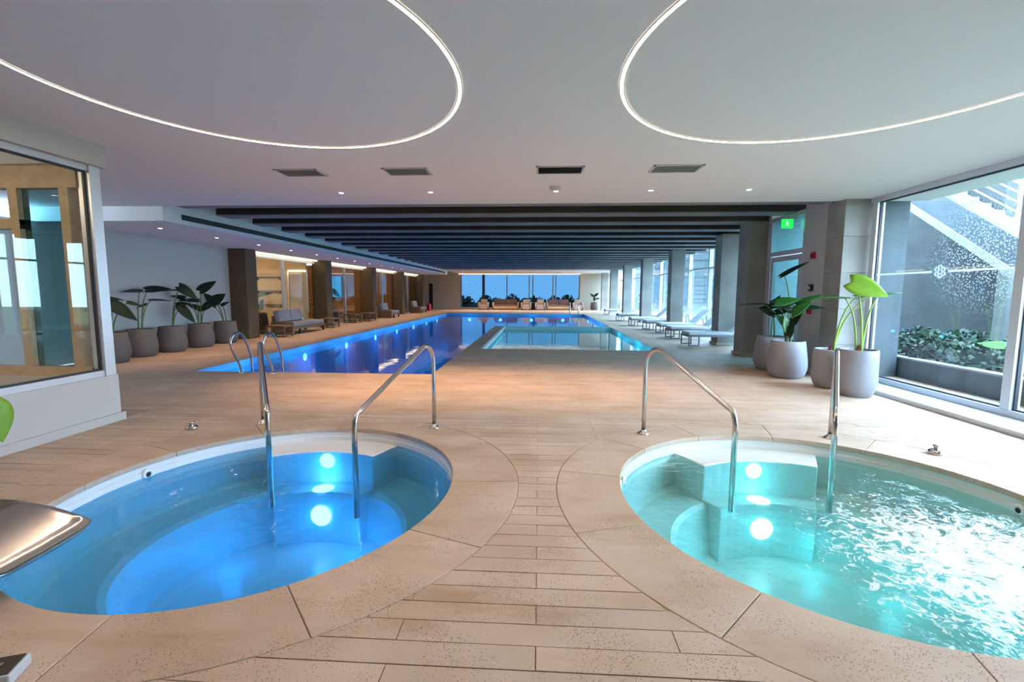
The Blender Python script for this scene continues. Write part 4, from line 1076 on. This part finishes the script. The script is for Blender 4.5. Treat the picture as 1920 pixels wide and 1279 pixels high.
# ------------------------------------------------------------------ outdoors
gr = MB().box(XW+0.06, 120, -60, 43, -0.4, -0.16)
struct(gr.build('ground', mt_lawn), 'green lawn outside the right windows', 'lawn')
struct(MB().box(XW+0.06, 6.28, -4, 11, -0.16, -0.11).box(XG+0.1, 9.5, 11, 41, -0.16, -0.11).build('paving', mt_pave), 'grey paving strip outside the right windows', 'paving')
struct(MB().box(-200, 200, 43, 400, -9, -8).build('valley_ground', mt_tree), 'distant low ground beyond the far window', 'ground')
# raised planting bed with kerb blocks
bed = thing('planting_bed', 'raised planting bed with pale kerb outside the right window', 'planter', (6.3, 0, 0))
for k in range(8):
    y0 = -1+k*1.45
    MB().box(0, 0.16, y0+0.004, y0+1.446, -0.16, 0.325).build('kerb_block', mt_extm, bed, bevel=0.006)
    MB().box(-0.02, 0.18, y0+0.004, y0+1.446, 0.325, 0.355).build('kerb_cap', mt_extl, bed, bevel=0.004)
MB().box(0.16, 2.15, -1, 10.6, -0.15, 0.27).build('soil', mt_soil, bed)
# shrubs: leafy clumps made of many small blades
def clump(seed, n, rx, ry, rz, ls, mat):
    rnd = random.Random(seed); b = MB()
    for i in range(n):
        th = rnd.uniform(0, 2*PI); ph = math.acos(rnd.uniform(0.02, 1)); rr = rnd.uniform(0.72, 1.0)
        c = Vector((rx*rr*math.sin(ph)*math.cos(th), ry*rr*math.sin(ph)*math.sin(th), rz*rr*math.cos(ph)))
        d = Vector((rnd.gauss(0,1), rnd.gauss(0,1), rnd.gauss(0.3,0.8))).normalized()
        s_ = d.cross(Vector((rnd.gauss(0,1), rnd.gauss(0,1), rnd.gauss(0,1)))).normalized()
        l = ls*rnd.uniform(0.7, 1.3)
        b.quad(c-d*l*0.5, c+s_*l*0.28, c+d*l*0.5, c-s_*l*0.28)
    b.lathe([(0.0, 0.02*rz), (0.62, 0.04*rz), (0.55, 0.35*rz), (0.3, 0.68*rz), (0.0, 0.8*rz)], 10, (0,0,0), rx, ry)
    me = bpy.data.meshes.new('foliage'); me.from_pydata(b.v, [], b.f); me.materials.append(mat)
    return me
sh = [clump(s, 420, 0.45, 0.45, 0.42, 0.10, mt_foliage) for s in range(3)]
spots = [(6.85, 8.4), (6.85, 7.5), (6.85, 6.6), (6.85, 9.35), (7.75, 8.95), (7.75, 7.85), (7.8, 10.05), (6.85, 10.2), (6.85, 5.7), (7.75, 6.75), (6.85, 4.8), (7.75, 5.65)]
for i, (x, yv) in enumerate(spots):
    o = thing('shrub', 'low dark green shrub in the bed outside the right window, %s one along' % ORD[i], 'shrub', (x, yv, 0.275), random.uniform(0, 6), 'shrubs in the planting bed')
    f = bpy.data.objects.new('foliage', sh[i % 3]); col.objects.link(f); f.parent = o; f.location = (0, 0, 0.06); k = random.uniform(0.92, 1.0)*(1.0 if x < 7.2 else 1.18); f.scale = (k, k, k)
    MB().tube([(0, 0, -0.004), (0.02, 0.0, 0.2)], 0.02, 6).build('stem', mt_trunk, o)
# outdoor broad leaves near the glass
o = thing('broadleaf_plant', 'light green broad leaved plant just outside the right window', 'plant', (6.75, 6.6, 0.3))
for k, (dx, dy, z, dirv, L) in enumerate(((-0.05, 0.75, 0.40, (-0.1, 1, 0.1), 0.42), (-0.10, 1.02, 0.10, (-0.1, 1, -0.05), 0.38))):
    d = Vector(dirv).normalized(); base = Vector((dx, dy-0.25, z))
    st = MB().tube([(0, 0, 0), (dx*0.5, (dy-0.25)*0.5, z*0.8), tuple(base)], 0.01, 6).build('stalk', mt_stemb, o)
    lf = bpy.data.objects.new('leaf', leaf_mesh('leaf', L, 0.2, 0.1, 0.2, mt_treel)); col.objects.link(lf); lf.parent = st
    zz = Vector((-0.5, 0, 0.86)); y_ = zz.cross(d).normalized(); z_ = d.cross(y_)
    mm = Matrix.Identity(4)
    for q in range(3): mm[q][0], mm[q][1], mm[q][2], mm[q][3] = d[q], y_[q], z_[q], base[q]
    lf.matrix_local = mm
# concrete stair outside
st = thing('outdoor_stair', 'concrete outdoor staircase rising behind the planting bed', 'staircase', (8.5, 0, 0))
def sz(yv): return (yv-6.36)*0.642       # underside line
y0, y1 = 6.5, 13.6
def slope_slab(name, xa, xb, za, zb, mat):
    b = MB()
    pts = [(y0, sz(y0)+za), (y1, sz(y1)+za), (y1, sz(y1)+zb), (y0, sz(y0)+zb)]
    b.v += [(xa, a, c) for a, c in pts]+[(xb, a, c) for a, c in pts]
    b.f += [(0,1,2,3), (7,6,5,4), (0,4,5,1), (1,5,6,2), (2,6,7,3), (3,7,4,0)]
    return b.build(name, mat, st)
slope_slab('parapet', 0.03, 0.18, 0.17, 0.72, mt_extm)
slope_slab('slab_edge', 0.0, 1.4, 0.0, 0.17, mt_extl)
th = 0.72
for k in range(22):
    ya = y0+k*0.31
    MB().box(0.18, 1.4, ya, ya+0.31, sz(ya)+0.1, sz(ya)+0.36).build('step', mt_extl, st)
struct(MB().box(9.95, 10.2, 10.9, 16, -0.16, 5.2).build('wall_garden', mt_extc), 'grey concrete garden wall under the outdoor stair', 'wall')
# railing on the stair
rl_ = thing('stair_railing', 'metal railing along the outdoor staircase', 'railing', (8.55, 0, 0))
for k in range(6):
    ya = 6.6+k*1.25
    MB().bar((0, ya, sz(ya)+th), (0, ya, sz(ya)+th+0.95), 0.04).build('post', mt_alu, rl_)
for k in range(5):
    zo = th+0.25+k*0.17
    MB().bar((0, 6.6, sz(6.6)+zo), (0, 12.85, sz(12.85)+zo), 0.02 if k < 4 else 0.045).build('rail', mt_alu, rl_)
r2 = thing('landing_railing', 'metal railing of the upper terrace behind the staircase', 'railing', (12.5, 0, 0))
struct(MB().box(10.25, 18.0, 11.9, 12.3, 3.2, 3.42).build('terrace_slab', mt_extl), 'pale terrace edge behind the outdoor stair', 'terrace')
for k in range(6): MB().bar((-2.0+k*1.3, 12.0, 3.42), (-2.0+k*1.3, 12.0, 4.5), 0.05).build('post', mt_alu, r2)
for k in range(4): MB().bar((-2.2, 12.0, 3.65+k*0.27), (5.0, 12.0, 3.65+k*0.27), 0.03).build('rail', mt_alu, r2)
lp_ = thing('garden_lamp_post', 'grey lamp post with bent arm above the outdoor stair', 'lamp post', (10.9, 11.5, -0.16))
MB().bar((0, 0, 0), (0, 0, 4.6), 0.16).build('post', mt_alu, lp_)
MB().tube([(0, 0, 4.6), (0.15, -0.1, 4.75), (0.55, -0.2, 4.7), (0.65, -0.2, 4.4)], 0.05, 8).build('arm', mt_alu, lp_, smooth=True)
MB().lathe([(0.0, 0.0), (0.14, 0.0), (0.1, 0.15), (0.0, 0.18)], 14, (0.65, -0.2, 4.25)).build('lamp_head', mt_alu, lp_)
# trees and houses outside
tm = [clump(10+s, 900, 1.6, 1.6, 1.7, 0.34, mt_treel) for s in range(2)]
for i, (x, yv, zc, k) in enumerate(((14.6, 13.6, 3.2, 1.0), (18.6, 16.4, 3.6, 1.2), (18.5, 12.0, 3.0, 0.9), (23.0, 19.5, 3.6, 1.3))):
    o = thing('garden_tree', 'bright leafy garden tree behind the outdoor stair, %s from the stair' % ORD[i], 'tree', (x, yv, -0.06), i*1.3, 'garden trees on the right')
    f = bpy.data.objects.new('crown', tm[i % 2]); col.objects.link(f); f.parent = o; f.location = (0, 0, zc-0.3); f.scale = (k, k, k)
    MB().tube([(0, 0, 0), (0.05, 0, zc*0.5), (0, 0, zc)], 0.12, 8).build('trunk', mt_trunk, o)
hs_ = thing('white_house', 'pale building with horizontal bands across the lawn', 'building', (17.0, 46.0, 0))
MB().box(-6, 16, 0, 10, -1, 9).build('wall', mt_facade, hs_)
for k in range(11): MB().box(-6.1, 16.1, -0.14, 0, 0.55+k*0.8, 0.80+k*0.8).build('slat', mt_slatd, hs_)
for k in range(5): MB().box(-5+k*4, -3.2+k*4, -0.06, 0.02, 1.0, 2.7).build('window', mt_glass_teal, hs_)
h2 = thing('garden_house', 'white building beyond the lawn right of the stair', 'building', (30, 18, 0))
MB().box(0, 9, -12, 14, -1, 6).build('wall', mt_facade, h2)
for k in range(5): MB().box(-0.06, 0.05, -10+k*4.5, -8+k*4.5, 1.0, 2.8).build('window', mt_glass_teal, h2)
hm = [clump(20+s, 700, 1.1, 1.1, 1.1, 0.26, mt_treel) for s in range(2)]
for i in range(6):
    o = thing('hedge_shrub', 'bright green shrub on the lawn behind the pool glazing, %s one' % ORD[i], 'shrub', (10.6+i*1.4, 27.0+i*2.7, -0.16), i, 'shrubs behind the pool glazing')
    f = bpy.data.objects.new('foliage', hm[i % 2]); col.objects.link(f); f.parent = o
    MB().tube([(0, 0, -0.06), (0, 0, 0.5)], 0.05, 6).build('stem', mt_trunk, o)
fm = [clump(30+s, 900, 2.05, 2.05, 4.3, 0.6, mt_tree) for s in range(3)]
for i in range(20):
    x = -26+(i % 10)*4.75+(2.37 if i > 9 else 0)+random.uniform(-0.1, 0.1)
    o = thing('valley_tree', 'dark distant tree beyond the far window, %s from the left in the %s row' % (ORD[i % 10], 'nearer' if i < 10 else 'farther'), 'tree', (x, (77 if i < 10 else 83)+random.uniform(-0.4, 0.4), -8), i*0.9, 'distant trees beyond the far window')
    f = bpy.data.objects.new('crown', fm[i % 3]); col.objects.link(f); f.parent = o; f.location = (0, 0, 4.5+random.uniform(-0.3, 0.3)); f.scale = (1.05, 1.0, 1.0)
    MB().tube([(0, 0, 0), (0, 0, 4.5)], 0.3, 8).build('trunk', mt_trunk, o)
